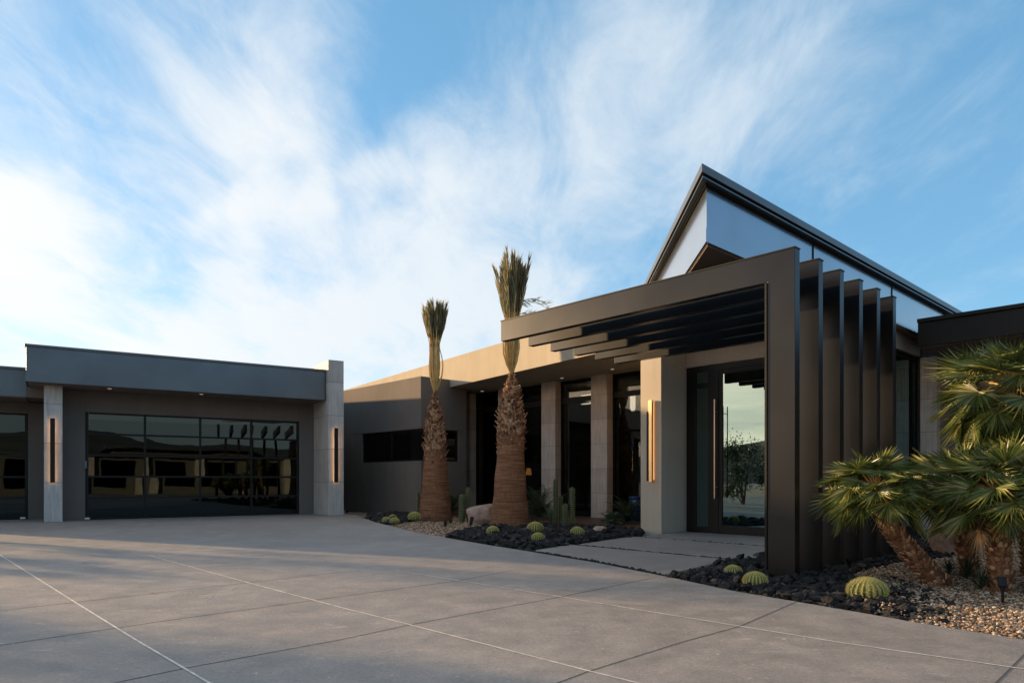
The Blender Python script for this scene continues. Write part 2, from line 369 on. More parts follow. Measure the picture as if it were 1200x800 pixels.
cam = bpy.data.cameras.new('camera'); co_ = bpy.data.objects.new('camera', cam); col.objects.link(co_)
co_.location = (0, 0, H); co_.rotation_euler = (R(90), 0, 0)
cam.lens = 36*F/1200; cam.shift_y = (HY-400)/1200; cam.clip_end = 3000; cam.clip_start = .05
scene.camera = co_
scene.view_settings.view_transform = 'Standard'; scene.view_settings.look = 'None'; scene.view_settings.exposure = 1.02
scene.cycles.max_bounces = 7; scene.cycles.transparent_max_bounces = 10; scene.cycles.use_denoising = True

# ------------------------------------------------------------------ ground
edge_px = [(405, 601.5), (418, 603.5), (428.5, 607), (440, 611.5), (454, 615), (490, 624), (521.5, 629.5), (560, 636), (580, 639.5), (600, 642.5), (620.5, 645.8), (700, 659), (780, 675), (818, 683), (860, 692), (933, 704.4), (1016, 718.5), (1063, 727), (1130, 738), (1200, 749), (1300, 764)]
edge = [Gd(*p) for p in edge_px]
g = MB(); s = 1500; g.add([(-s, -s, -.06), (s, -s, -.06), (s, s, -.06), (-s, s, -.06)], [(0, 1, 2, 3)])
structure(g.build('ground', M['desert']))
# drive: near part polygon, from garage line
gl = GA(22.5, -30); 
far = [(-7.6, 25.5), (-30, 20)]
drv = edge + [(12, 3.2), (12, -14), (-30, -14), (-30, 12)] + [GA(26.5, -26), GA(26.5, -14), GA(23.3, -14.2), GA(23.3, 6.2)] + [A(18.6+3.8, 12.64), A(a_of(405, 12.64), 12.64)]
d = MB(); d.prism(drv, -.14, 0)
# triangulate the n-gon top robustly
import bmesh
o = d.build('driveway', M['drive']); bm = bmesh.new(); bm.from_mesh(o.data); bmesh.ops.triangulate(bm, faces=bm.faces[:]); bm.to_mesh(o.data); bm.free()
structure(o); driveway = o
def strip(mb, px, wd, z=.004, ext=0):
    P = [Vector(Gd(*p)) for p in px]
    if ext: P = [P[0]+(P[0]-P[1]).normalized()*ext] + P + [P[-1]+(P[-1]-P[-2]).normalized()*ext]
    L_, R_ = [], []
    for i, p in enumerate(P):
        t = (P[min(i+1, len(P)-1)]-P[max(i-1, 0)]).normalized(); n = Vector((-t.y, t.x))
        L_.append((p.x+n.x*wd/2, p.y+n.y*wd/2, z)); R_.append((p.x-n.x*wd/2, p.y-n.y*wd/2, z))
    k = len(P); mb.add(L_+R_, [(i, k+i, k+i+1, i+1) for i in range(k-1)])
pale = [[(0, 650), (90, 706.7), (160, 750), (245, 800), (330, 850)], [(175, 650.7), (300, 685), (400, 711.7), (480, 731.7), (690, 786), (747, 800), (900, 840)],
        [(463, 668), (537, 680), (657, 699), (800, 722.7), (867, 733.5), (987, 753), (1193, 782.7), (1400, 815)]]
dark = [[(-150, 730), (0, 715.3), (250, 687), (400, 670)], [(-200, 785), (0, 755.7), (187, 728), (400, 698.5), (537, 680), (600, 668)], [(0, 825), (133, 800), (220, 782), (400, 749), (480, 731.7), (657, 699), (767, 676.5)],
        [(560, 830), (653, 800), (690, 786), (800, 751.7), (867, 733.5), (933, 704.8)], [(1130, 835), (1167, 800), (1200, 767), (1225, 755)]]
for i, px in enumerate(pale):
    m = MB(); strip(m, px, .016, .0035); structure(m.build('joint', M['joint_pale'], driveway))
for i, px in enumerate(dark):
    m = MB(); strip(m, px, .010, .0018); structure(m.build('joint', M['joint_dark'], driveway))
# beds (soil sheet below gravel)
bed = MB(); bed.prism([Gd(405, 603), Gd(428, 609), Gd(520, 629), Gd(620, 646), Gd(860, 692), Gd(1063, 727), Gd(1300, 764), (16, 4), (16, 16), A(6, 17), A(8, 12.9), A(8.7, 15.6), A(20, 15.6), A(22, 12.7)], -.058, -.045)
o = bed.build('planting_bed', M['soil']); bm = bmesh.new(); bm.from_mesh(o.data); bmesh.ops.triangulate(bm, faces=bm.faces[:]); bm.to_mesh(o.data); bm.free(); structure(o)
# entry path slabs
def slab(px, z1, **k):
    m = MB(); m.prism([Gd(*p) if not isinstance(p[0], str) else A(p[1], p[2]) for p in px], -.12, z1)
    return structure(m.build('path', M['slab'], bevel=.008))
bj1, bj2 = 10.88, 8.74
def pa(x, b): return A(a_of(x, b), b)
def slab_w(pts, z1):
    m = MB(); m.prism(pts, -.12, z1); return structure(m.build('path', M['slab'], bevel=.008))
# right boundary line of the slabs runs through these ground points
slab_w([A(a_of(775, 11.9)-.02, 11.86), A(8.24, 11.86), A(8.24, 12.66), A(4.2, 12.66), A(4.2, bj1+.045), A(a_of(752, bj1+.045), bj1+.045)], .004)
slab_w([A(a_of(741, bj1-.03), bj1-.03), A(4.2, bj1-.03), A(4.9, bj2+.045), A(a_of(676, bj2+.045), bj2+.045)], .002)
J = [Gd(624, 644.6), Gd(700, 657.2), Gd(779, 672.6)]
slab_w([A(a_of(668, bj2-.03), bj2-.03), A(a_of(856, bj2-.03), bj2-.03)] + J[::-1], .0)

# ------------------------------------------------------------------ rocks and gravel
def inpoly(p, poly):
    x, y = p; c = False; n = len(poly)
    for i in range(n):
        x1, y1 = poly[i]; x2, y2 = poly[(i+1) % n]
        if (y1 > y) != (y2 > y) and x < (x2-x1)*(y-y1)/(y2-y1)+x1: c = not c
    return c
ph = (1+5**.5)/2
ICO = np.array([(-1, ph, 0), (1, ph, 0), (-1, -ph, 0), (1, -ph, 0), (0, -1, ph), (0, 1, ph), (0, -1, -ph), (0, 1, -ph), (ph, 0, -1), (ph, 0, 1), (-ph, 0, -1), (-ph, 0, 1)])
ICO /= np.linalg.norm(ICO[0])
ICOF = [(0, 11, 5), (0, 5, 1), (0, 1, 7), (0, 7, 10), (0, 10, 11), (1, 5, 9), (5, 11, 4), (11, 10, 2), (10, 7, 6), (7, 1, 8), (3, 9, 4), (3, 4, 2), (3, 2, 6), (3, 6, 8), (3, 8, 9), (4, 9, 5), (2, 4, 11), (6, 2, 10), (8, 6, 7), (9, 8, 1)]
nr = np.random.RandomState(3)
def rocks(name, poly, n, s0, s1, mat, label, cat, zbase=-.045, flat=.7, jit=.28, pile=0, smooth=False, avoid=None):
    xs = [p[0] for p in poly]; ys = [p[1] for p in poly]; P = []
    while len(P) < n:
        p = (rnd.uniform(min(xs), max(xs)), rnd.uniform(min(ys), max(ys)))
        if inpoly(p, poly) and not (avoid and avoid(p)): P.append(p)
    P = np.array(P); sz = s0+(s1-s0)*nr.rand(n)**1.8
    V_ = ICO[None]*(1+jit*(nr.rand(n, 12, 1)*2-1))
    sc = np.stack([.75+.5*nr.rand(n), .75+.5*nr.rand(n), flat*(.75+.5*nr.rand(n))], 1)
    V_ = V_*sc[:, None, :]*sz[:, None, None]
    ax = nr.rand(n)*2*np.pi; c, s_ = np.cos(ax), np.sin(ax)
    ti = (nr.rand(n)-.5)*1.0; ct, st = np.cos(ti), np.sin(ti)
    y = V_[..., 1]*ct[:, None]-V_[..., 2]*st[:, None]; z = V_[..., 1]*st[:, None]+V_[..., 2]*ct[:, None]; x = V_[..., 0]
    X = x*c[:, None]-y*s_[:, None]+P[:, 0, None]; Y = x*s_[:, None]+y*c[:, None]+P[:, 1, None]
    Z = z+zbase+sz[:, None]*flat*.55+(nr.rand(n)**2*pile)[:, None]
    co = np.stack([X, Y, Z], -1).reshape(-1, 3)
    fa = (np.array(ICOF)[None]+(np.arange(n)*12)[:, None, None]).reshape(-1, 3)
    me = bpy.data.meshes.new(name); me.vertices.add(len(co)); me.vertices.foreach_set('co', co.ravel())
    me.loops.add(fa.size); me.loops.foreach_set('vertex_index', fa.ravel()); me.polygons.add(len(fa))
    me.polygons.foreach_set('loop_start', np.arange(0, fa.size, 3)); me.polygons.foreach_set('loop_total', np.full(len(fa), 3))
    me.update(calc_edges=True); me.validate()
    me.shade_flat()
    if smooth: me.polygons.foreach_set('use_smooth', [True]*len(me.polygons))
    o = bpy.data.objects.new(name, me); col.objects.link(o); me.materials.append(mat)
    tag(o, label, cat, kind='stuff'); return o
lavaA = [Gd(*p) for p in [(783, 675.3), (818, 682.5), (860, 691), (933, 703.3), (1016, 717), (1062, 725), (1072, 712), (1066, 697), (1040, 682), (1000, 678), (1006, 668), (1050, 658), (1110, 652), (1150, 640), (1150, 620), (1080, 619)]] + [A(5.05, 12.6), A(4.95, 8.8)]
def av(p): return abs(p[0]*u2[0]+p[1]*u2[1]) > 12.6 and p[0]*u1[0]+p[1]*u1[1] > 4.9
rocks('lava_rock', lavaA, 5200, .016, .062, M['lava'], 'black lava rock mulch around the feet of the dark metal fins', 'lava rock', jit=.55, flat=.8, pile=.045, avoid=av)
lavaB = [Gd(*p) for p in [(524, 628.7), (560, 635), (580, 638.3), (600, 641.5), (621, 644.8), (680, 636.2), (735, 629.5), (751, 627), (753, 622), (715, 618), (660, 617), (620, 614), (575, 617), (545, 622)]]
rocks('lava_rock', lavaB, 4200, .022, .085, M['lava'], 'black lava rock mulch below the bigger bound date palm', 'lava rock', jit=.55, flat=.8, pile=.07)
lavaC = [Gd(*p) for p in [(428, 606.8), (440, 610.5), (455, 614), (485, 609.5), (500, 607), (500, 603.5), (455, 602.5), (434, 604)]]
rocks('lava_rock', lavaC, 1500, .035, .10, M['lava'], 'black lava rock mulch at the tip of the bed by the grey wall', 'lava rock', jit=.55, flat=.8, pile=.06)
def inlava(p): return inpoly(p, lavaA) or av(p)
gravA = [Gd(*p) for p in [(1063, 725.3), (1130, 736.5), (1200, 747.5), (1290, 761), (1400, 700), (1300, 650), (1190, 630), (1120, 640), (1000, 660), (980, 680), (1040, 700)]]
rocks('gravel', gravA, 42000, .006, .019, M['pebble'], 'tan river gravel spread below the fan palms', 'gravel', zbase=-.03, flat=.6, jit=.16, pile=.02, avoid=inlava)
gravB = [Gd(*p) for p in [(455, 615), (490, 623.3), (521, 628.5), (548, 622), (575, 617), (620, 614), (660, 617), (715, 618), (752, 622)]]+[A(8.9, 12.8), A(8.9, 15.2), A(17.9, 15.2), A(17.9, 14.4), A(17.95, 12.7), A(20.3, 12.6)]
rocks('gravel', gravB, 26000, .010, .027, M['pebble'], 'tan river gravel between the two bound palms and the stone columns', 'gravel', flat=.6, jit=.16, pile=.02, avoid=lambda p: inpoly(p, lavaC) or inpoly(p, lavaB))
def gapline(p0, p1, wdt, n):
    a = Vector(p0); b = Vector(p1); t = (b-a).normalized(); q = Vector((-t.y, t.x))*wdt/2
    return [tuple(a+q), tuple(b+q), tuple(b-q), tuple(a-q)]
rocks('gap_pebbles', gapline(pa(741, bj1+.01), pa(905, bj1+.01), .06, 0), 260, .008, .024, M['lava'], 'black pebbles filling the slab gap nearest the glass door', 'pebbles', zbase=-.012)
rocks('gap_pebbles', gapline(pa(668, bj2+.01), pa(860, bj2+.01), .06, 0), 420, .008, .024, M['lava'], 'black pebbles filling the second slab gap from the door', 'pebbles', zbase=-.012)
for q0, q1 in (((620.5, 645.3), (700, 658.2)), ((700, 658.2), (781, 674))):
    pass
gp = [Gd(621, 645.6), Gd(700, 658.8), Gd(780, 674.9), Gd(781, 673), Gd(700, 657.1), Gd(623, 644.4)]
rocks('gap_pebbles', gp, 420, .008, .026, M['lava'], 'black pebbles in the gap where the slabs meet the driveway', 'pebbles', zbase=-.01)

# ------------------------------------------------------------------ hills beyond (all round)
hm = MB(); K = 160; ring = []
for i in range(K):
    an = 2*math.pi*i/K
    hgt = 23+5*math.sin(an*3+1)+4*math.sin(an*7+2)+2*math.sin(an*17)+1.2*math.sin(an*31+1)
    ring.append((an, max(5, hgt)))
vs = []
for an, h_ in ring:
    for rr, zf in ((230, -.05), (270, .35), (310, .8), (340, 1.0), (380, .9)):
        vs.append((rr*math.cos(an), rr*math.sin(an), -.3+zf*h_))
fs = [(i*5+j, ((i+1) % K)*5+j, ((i+1) % K)*5+j+1, i*5+j+1) for i in range(K) for j in range(4)]
hm.add(vs, fs); structure(hm.build('hills', M['hill'], smooth=True))

# ------------------------------------------------------------------ house
house = tag(empty('house', (*A(10, 16), 0)), 'low modern house with jutting sharp roof, stone columns and glass entry door', 'house')
SOF, TOP = 4.12, 5.07
# grey block with the wrapped slot window
m = MB()
aw, awl = 17.9, 27.0
wz0, wz1 = 1.70, 2.72
wa = 21.5; wb = 14.17
m.boxf(A, aw, awl, 12.66, 14.5, -.1, wz0)
m.boxf(A, aw, awl, 12.66, 14.5, wz1, 4.37)
m.boxf(A, wa, awl, 12.66, 14.5, wz0, wz1)
m.boxf(A, aw, wa, wb, 14.5, wz0, wz1)
m.build('wall', M['stucco_dark'], house, bevel=.01)['label'] = 'grey stucco block with a wrapped slot window'
m = MB()
for (a0, a1, b0, b1, z0, z1) in ((aw+.05, wa-.002, 12.72, 12.78, wz0+.002, wz0+.06), (aw+.05, wa-.002, 12.72, 12.78, wz1-.06, wz1-.002), (wa-.06, wa-.003, 12.72, 12.78, wz0+.06, wz1-.06),
        (aw+.05, aw+.11, 12.781, wb-.003, wz0+.002, wz0+.06), (aw+.05, aw+.11, 12.781, wb-.003, wz1-.06, wz1-.002), (aw+.05, aw+.11, wb-.06, wb-.003, wz0+.06, wz1-.06), (aw+1.75, aw+1.81, 12.722, 12.779, wz0+.06, wz1-.06)):
    m.boxf(A, a0, a1, b0, b1, z0, z1)
sw = m.build('window', M['blackflat'], house); sw['label'] = 'long dark corner slot window'
m = MB(); m.boxf(A, aw+.08, wa-.06, 12.745, 12.755, wz0+.06, wz1-.06); m.boxf(A, aw+.08, aw+.09, 12.756, wb-.06, wz0+.06, wz1-.06)
m.build('pane', M['glass'], sw)
# shell of the interior
m = MB()
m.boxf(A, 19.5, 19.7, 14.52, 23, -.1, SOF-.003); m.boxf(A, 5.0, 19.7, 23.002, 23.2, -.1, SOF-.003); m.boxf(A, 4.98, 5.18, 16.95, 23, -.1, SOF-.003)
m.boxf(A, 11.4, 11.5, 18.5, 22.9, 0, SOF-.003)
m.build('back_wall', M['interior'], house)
m = MB(); m.boxf(A, 5.2, 19.48, 12.85, 23, -.1, .012); m.build('floor', M['wood'], house)
# columns of the gallery
bc = 15.3
for i, xr in enumerate((18.66, 16.62, 14.58, 12.55, 10.5)):
    m = MB(); m.boxf(A, xr, xr+.6, bc, bc+.5, -.1, SOF-.002)
    m.build('column', M['travertine'], house, bevel=.006)
# window bays between them
edges_a = [19.5, 18.66+.6, 18.66, 17.22, 16.62, 15.18, 14.58, 13.15, 12.55, 11.1, 10.5, 8.85]
for k in range(6):
    hi_, lo_ = edges_a[2*k], edges_a[2*k+1]
    if hi_-lo_ < .4: continue
    m = MB(); b0, b1 = 15.55, 15.62
    for (p, q, z0, z1) in ((lo_, lo_+.07, .0, SOF-.002), (hi_-.07, hi_, .0, SOF-.002), (lo_+.07, hi_-.07, 0, .12), (lo_+.07, hi_-.07, 3.52, 3.60), (lo_+.07, hi_-.07, SOF-.09, SOF-.002)):
        m.boxf(A, p, q, b0, b1, z0, z1)
    f_ = m.build('window', M['blackflat'], house)
    m = MB(); m.boxf(A, lo_+.07, hi_-.07, 15.58, 15.59, .12, 3.52); m.boxf(A, lo_+.07, hi_-.07, 15.58, 15.59, 3.60, SOF-.09)
    m.build('pane', M['glass'], f_)
for k in range(1, 5):
    hi_, lo_ = edges_a[2*k], edges_a[2*k+1]
for k, (hi_, lo_) in enumerate(((18.66, 17.22), (16.62, 15.18), (14.58, 13.15), (12.55, 11.1), (10.5, 8.82))):
    m = MB(); b0, b1 = 15.55, 15.62
    for (p, q, z0, z1) in ((lo_+.002, lo_+.07, .0, SOF-.004), (hi_-.07, hi_-.002, .0, SOF-.004), (lo_+.07, hi_-.07, 0, .12), (lo_+.07, hi_-.07, 3.45, 3.53), (lo_+.07, hi_-.07, SOF-.09, SOF-.004)):
        m.boxf(A, p, q, b0, b1, z0, z1)
    f_ = m.build('window', M['blackflat'], house)
    m = MB(); m.boxf(A, lo_+.07, hi_-.07, 15.58, 15.59, .12, 3.45); m.boxf(A, lo_+.07, hi_-.07, 15.58, 15.59, 3.53, SOF-.09)
    m.build('pane', M['glass'], f_)
# entry pier and entry wall
m = MB(); m.boxf(A, 8.28, 8.80, 11.83, 15.55, -.1, SOF-.003)
m.build('entry_pier', M['stucco_pier'], house, bevel=.008)['label'] = 'wide smooth stucco pier beside the entry door'
m = MB(); m.boxf(A, 5.0, 8.278, 12.70, 12.95, 3.48, SOF-.003); m.boxf(A, 5.0, 5.2, 12.70, 12.95, -.1, 3.48)
m.boxf(A, 5.0, 5.2, 12.952, 16.8, 3.79, SOF-.003)
m.build('entry_wall', M['stucco'], house, bevel=.006)
# entry door + sidelights
y0, y1 = 12.74, 12.82
m = MB()
for (p, q, z0, z1) in ((8.07, 8.275, .005, 3.478), (7.52, 7.76, .005, 3.478), (7.76, 8.07, .005, .12), (7.76, 8.07, 3.36, 3.478), (7.76, 8.07, 3.02, 3.12), (5.9, 6.06, .005, 3.478), (5.2, 5.3, .005, 3.478), (5.3, 5.9, .005, .12), (5.3, 5.9, 3.36, 3.478), (6.06, 7.52, 3.36, 3.478)):
    m.boxf(A, p, q, y0, y1, z0, z1)
df = m.build('door_frame', M['blackflat'], house)
for (p, q, z0, z1) in ((7.76, 8.07, .12, 3.02), (7.76, 8.07, 3.12, 3.36), (5.3, 5.9, .12, 3.36)):
    m = MB(); m.boxf(A, p, q, 12.775, 12.785, z0, z1); m.build('pane', M['glass_green'], df)
m = MB()
for (p, q, z0, z1) in ((7.44, 7.517, .012, 3.355), (6.065, 6.14, .012, 3.355), (6.14, 7.44, .012, .17), (6.14, 7.44, 3.27, 3.355)): m.boxf(A, p, q, 12.75, 12.80, z0, z1)
dr = m.build('door', M['blackflat'], house); dr['label'] = 'tall black framed glass pivot door'
m = MB(); m.boxf(A, 6.14, 7.44, 12.772, 12.78, .17, 3.27); m.build('pane', M['glass_green'], dr)
m = MB(); hp = A(7.56, 12.66); m.tube([(*hp, .72), (*hp, 2.75)], .016, 10)
for z in (.95, 2.5):
    m.tube([(*A(7.56, 12.66), z), (*A(7.53, 12.745), z)], .009, 8)
m.build('handle', M['copper'], dr, smooth=False)
m = MB(); m.tube([(*A(7.38, 12.69), .75), (*A(7.38, 12.69), 2.6)], .011, 8)
for z in (.95, 2.45): m.tube([(*A(7.38, 12.69), z), (*A(7.38, 12.775), z)], .008, 8)
m.build('handle', M['blackflat'], dr)  # dark bar stands in for the copper handle's reflection in the glass
# glazed side of the foyer
m = MB()
for (p, q, z0, z1) in ((12.96, 13.06, .0, 3.785), (16.68, 16.8, 0, 3.785), (13.06, 16.68, 0, .1), (13.06, 16.68, 3.69, 3.785), (14.8, 14.87, .1, 3.69)): m.boxf(A, 5.06, 5.13, p, q, z0, z1)
f_ = m.build('window', M['blackflat'], house); f_['label'] = 'tall glazed side of the foyer behind the fins'
m = MB(); m.boxf(A, 5.09, 5.10, 13.06, 14.8, .1, 3.69); m.boxf(A, 5.09, 5.10, 14.87, 16.68, .1, 3.69); m.build('pane', M['glass_green'], f_)
# right wing
m = MB(); m.boxf(A, -9, 4.7, 16.95, 17.25, -.1, 3.748); m.build('wing_wall', M['dark_stone'], house)
m = MB(); m.boxf(A, 4.66, 4.98, 16.72, 17.1, -.1, 3.748); m.build('column', M['travertine'], house, bevel=.006)
m = MB(); m.boxf(A, -9, 4.60, 15.3, 23, 3.75, 4.22); m.boxf(A, -9, 4.60, 15.25, 23, 4.225, 4.30)
lowroof = m.build('roof', M['blackflat'], house, bevel=.004); lowroof['label'] = 'low dark flat roof with fascia over the wing behind the fan palms'
m = MB(); m.boxf(A, -9, 4.60, 15.36, 16.94, 3.735, 3.748); m.build('soffit', M['soffit'], lowroof)
# main roof with skewed eave
def XY(Y, e): return ((e-v2[1]*Y)/v2[0], Y)
T = (2.36, 8.57); wv = Vector((.055, 1)).normalized()
Jn = XY(15.4, 10.92)
mainp = [Jn, XY(34, 10.92), A(33, 26), A(5, 26), A(5, 14.3)]
m = MB(); m.prism(mainp, SOF, TOP); mr_ = m.build('roof', M['stucco_pale'], house, bevel=.01); mr_['label'] = 'long flat main roof with pale stucco eave'
# prow
def off(a, b): return A(a, b)
tipb = T[0]*u2[0]+T[1]*u2[1]; tipa = T[0]*u1[0]+T[1]*u1[1]
def prow(ins, z0, z1, back=19.6):
    # inset the two faces by ins from the drip line
    wx = Vector((wv.y, -wv.x))               # inward normal of the left face (to the right)
    tipl = Vector(T)+wx*ins                   # a point on the inset left line
    # intersect with a = tipa+ins
    uu = Vector(u1); a0 = tipa+ins
    t = (a0-tipl.dot(uu))/wv.dot(uu)
    tip = tipl+wv*t
    endl = tip+wv*7.6
    return [tuple(tip), tuple(endl), A(a0+5, back), A(a0, back)], z0, z1
m = MB(); m.prism(*prow(0, 4.93, 5.035)); m.build('roof_cap', M['cap'], house, bevel=.004)
m = MB(); m.prism(*prow(.045, 4.905, 4.93)); m.build('roof_reveal', M['blackflat'], house)
m = MB(); m.prism(*prow(.025, 4.885, 4.904)); m.build('roof_trim', M['fascia'], house)
m = MB(); m.prism(*prow(.10, 4.865, 4.884)); m.build('roof_reveal', M['blackflat'], house)
m = MB(); m.prism(*prow(.13, 4.17, 4.864)); m.prism(*prow(.115, 4.155, 4.33))
pr = m.build('prow', M['prow'], house); pr['label'] = 'sharp metal clad corner of the roof jutting over the entry'
m = MB(); m.prism(*prow(.16, 4.135, 4.154)); m.build('soffit', M['soffit'], pr)
# panel seams of the long side
for bb in (11.0, 14.5, 17.8):
    m = MB(); m.boxf(A, tipa+.1135, tipa+.131, bb, bb+.006, 4.335, 4.86); m.build('seam', M['blackflat'], pr)
# downlights
for (x, y) in ((565, 458), (608, 451), (658.5, 442.7), (717.7, 432.3)):
    Yd = (SOF-H)*F/(HY-y); p = at(x, y, Yd)
    m = MB(); m.tube([(p.x, p.y, SOF-.012), (p.x, p.y, SOF-.001)], .05, 14); m.build('downlight', M['lamp_dot'], house)

# ------------------------------------------------------------------ portal of six nested frames
portal = tag(empty('entry_canopy', (*A(3.7, 9), 0)), 'black metal canopy of six stepped frames standing as fins before the entry', 'canopy')
ends_x = [587.0, 619.2, 645, 672.5, 697.5, 720]
HC = 3.705
for i in range(6):
    b0 = 7.585+.615*i
    a0 = 3.52; aend = a_of(ends_x[i], b0)
    m = MB()
    P_ = [(a0, -.1), (a0, HC), (aend, HC), (aend, HC-.325), (a0+.325, HC-.325), (a0+.325, -.1)]
    vs = [(*A(p[0], b0), p[1]) for p in P_] + [(*A(p[0], b0+.12), p[1]) for p in P_]
    fs = [(0, 1, 4, 5), (1, 2, 3, 4), (11, 10, 7, 6), (10, 9, 8, 7)] + [(j, j+6, (j+1) % 6+6, (j+1) % 6) for j in range(6)]
    m.add(vs, fs); fr_ = m.build('canopy_frame', M['black'], portal, bevel=.004)
    m = MB(); m.boxf(A, a0-.006, aend+.008, b0-.008, b0+.128, HC+.001, HC+.016); m.build('cap_strip', M['blackflat'], fr_)
# thin black channel on the inside edge of the first upright
m = MB(); m.boxf(A, 3.848, 3.872, 7.57, 7.60, 0, 3.375); m.build('edge_trim', M['blackflat'], portal)

# ------------------------------------------------------------------ garage
garage = tag(empty('garage', (*GA(24, -8), 0)), 'low garage wing with glass panel doors and blue grey fascia', 'garage')
nW = 22.2; n2 = 23.4; mL = m_of(60, nW); mPR = m_of(367.7, nW)
dl, drr = m_of(99.8, nW), m_of(351, nW)
mEnd = mL-4.6
m = MB()
m.boxf(GA, nW, nW+.3, dl, drr, 2.96, 3.538); m.boxf(GA, nW, nW+.3, mL, dl, -.1, 3.538); m.boxf(GA, nW, nW+.3, drr, mPR+1.0, -.1, 3.538)
m.boxf(GA, nW+.302, n2+6, mL, mL+.3, -.1, 3.538)
m.boxf(GA, nW+.302, n2+6, mPR+.7, mPR+1.0, -.1, 3.538)
m.boxf(GA, n2+6, n2+6.3, mEnd, mPR+1.0, -.1, 3.3)
d2r = m_of(33, n2); 
m.boxf(GA, n2, n2+.3, d2r, mL-.002, -.1, 3.248); m.boxf(GA, n2, n2+.3, d2r-3.3, d2r, 2.94, 3.248); m.boxf(GA, n2, n2+.3, mEnd, d2r-3.3, -.1, 3.248)
m.boxf(GA, n2+.302, n2+6, mEnd, mEnd+.3, -.1, 3.248)
m.build('wall', M['stucco_dark'], garage, bevel=.008)
m = MB(); m.boxf(GA, nW+.31, n2+6, mEnd+.3, mPR+.7, -.1, .003); m.build('floor', M['slab'], garage)
fl, fr2 = m_of(30.5, 20.9), m_of(382.2, 20.9)
m = MB(); m.boxf(GA, 20.9, n2+6.3, fl, fr2, 3.56, 4.41); rf = m.build('roof', M['fascia'], garage, bevel=.006); rf['label'] = 'higher blue grey roof fascia over the wide door'
m = MB(); m.boxf(GA, 20.87, n2+6.33, fl-.03, fr2, 4.412, 4.475); m.build('roof_cap', M['cap'], rf, bevel=.003)
m = MB(); m.boxf(GA, 20.88, 20.898, fl-.02, fr2, 3.545, 3.66); m.boxf(GA, 20.899, n2+6, fl-.02, fl-.001, 3.545, 3.66); m.build('drip_strip', M['fascia'], rf)
m = MB(); m.boxf(GA, 20.92, nW-.002, fl+.02, fr2-.02, 3.54, 3.558); m.build('soffit', M['soffit'], rf)
m = MB(); m.boxf(GA, 22.1, n2+6.3, mEnd-.3, fl-.04, 3.27, 3.97); rf2 = m.build('roof', M['fascia'], garage, bevel=.006); rf2['label'] = 'lower set back roof fascia over the narrow door'
m = MB(); m.boxf(GA, 22.07, n2+6.33, mEnd-.33, fl-.042, 3.972, 4.04); m.build('roof_cap', M['cap'], rf2, bevel=.003)
m = MB(); m.boxf(GA, 22.12, n2-.002, mEnd, fl-.05, 3.25, 3.268); m.build('soffit', M['soffit'], rf2)
m = MB(); m.boxf(GA, 22.1, n2+6.3, fl-.038, mL+.01, 3.27, 3.54); m.build('wall', M['stucco_dark'], garage)
# stone pillars
cl, cr_ = m_of(51.5, 21.44), m_of(73.2, 21.44)
m = MB(); m.boxf(GA, 21.44, 22.199, cl, cr_, -.1, 3.539); m.build('pillar', M['silver_stone'], garage, bevel=.006)['label'] = 'short stone pillar between the two garage doors'
pl, prr = m_of(384.8, 20.7), m_of(402.8, 20.7)
m = MB(); m.boxf(GA, 20.7, nW-.002, pl, prr, -.1, 4.76); m.build('pillar', M['silver_stone'], garage, bevel=.006)['label'] = 'tall stone pillar rising above the roof at the garage end'
# garage doors
def gdoor(m0, m1, n, z1, cols, rows, label):
    m = MB(); W_ = m1-m0; t = .06
    for c in range(cols+1):
        x = m0+W_*c/cols; m.boxf(GA, n+.05, n+.11, max(m0, x-t/2 if 0 < c < cols else (x if c == 0 else x-t*1.3)), min(m1, x+t/2 if 0 < c < cols else (x+t*1.3 if c == 0 else x)), .01, z1-.002)
    for r_ in range(rows+1):
        z = .01+(z1-.012)*r_/rows; h_ = .055 if 0 < r_ < rows else .09
        m.boxf(GA, n+.056, n+.104, m0+.08, m1-.08, max(.01, z-h_/2), min(z1-.003, z+h_/2))
    d_ = m.build('garage_door', M['blackflat'], garage); d_['label'] = label
    for c in range(cols):
        for r_ in range(rows):
            x0 = m0+W_*c/cols+.03; x1 = m0+W_*(c+1)/cols-.03; z0 = .01+(z1-.012)*r_/rows+.028; zz1 = .01+(z1-.012)*(r_+1)/rows-.028
            q = MB(); ti = rnd.uniform(-.007, .007)
            q.prism([GA(n+.075+ti, x0), GA(n+.075-ti, x1), GA(n+.085-ti, x1), GA(n+.085+ti, x0)], z0, zz1); q.build('pane', M['glass_garage'], d_)
    return d_
d1 = gdoor(dl, drr, nW, 2.96, 4, 5, 'wide four panel glass garage door')
m = MB(); m.boxf(GA, nW-.05, nW-.003, dl-.02, dl+.04, 1.42, 1.62); m.build('keypad', M['fascia'], garage)
d2 = gdoor(d2r-3.3, d2r, n2, 2.94, 2, 5, 'narrow glass garage door cut by the photo edge')
for (mm, nn) in ((dl+.05, nW), (d2r-.12, n2)):
    m = MB(); m.boxf(GA, nn-.06, nn+.0, mm-.06, mm+.06, .02, .07); m.build('door_sensor', M['white_plastic'], garage, bevel=.01)
for (x, y) in ((128.5, 455), (236, 461.5)):
    Yd = (3.54-H)*F/(HY-y); p = at(x, y, Yd)
    m = MB(); m.tube([(p.x, p.y, 3.528), (p.x, p.y, 3.539)], .05, 14); m.build('downlight', M['lamp_dot'], garage)

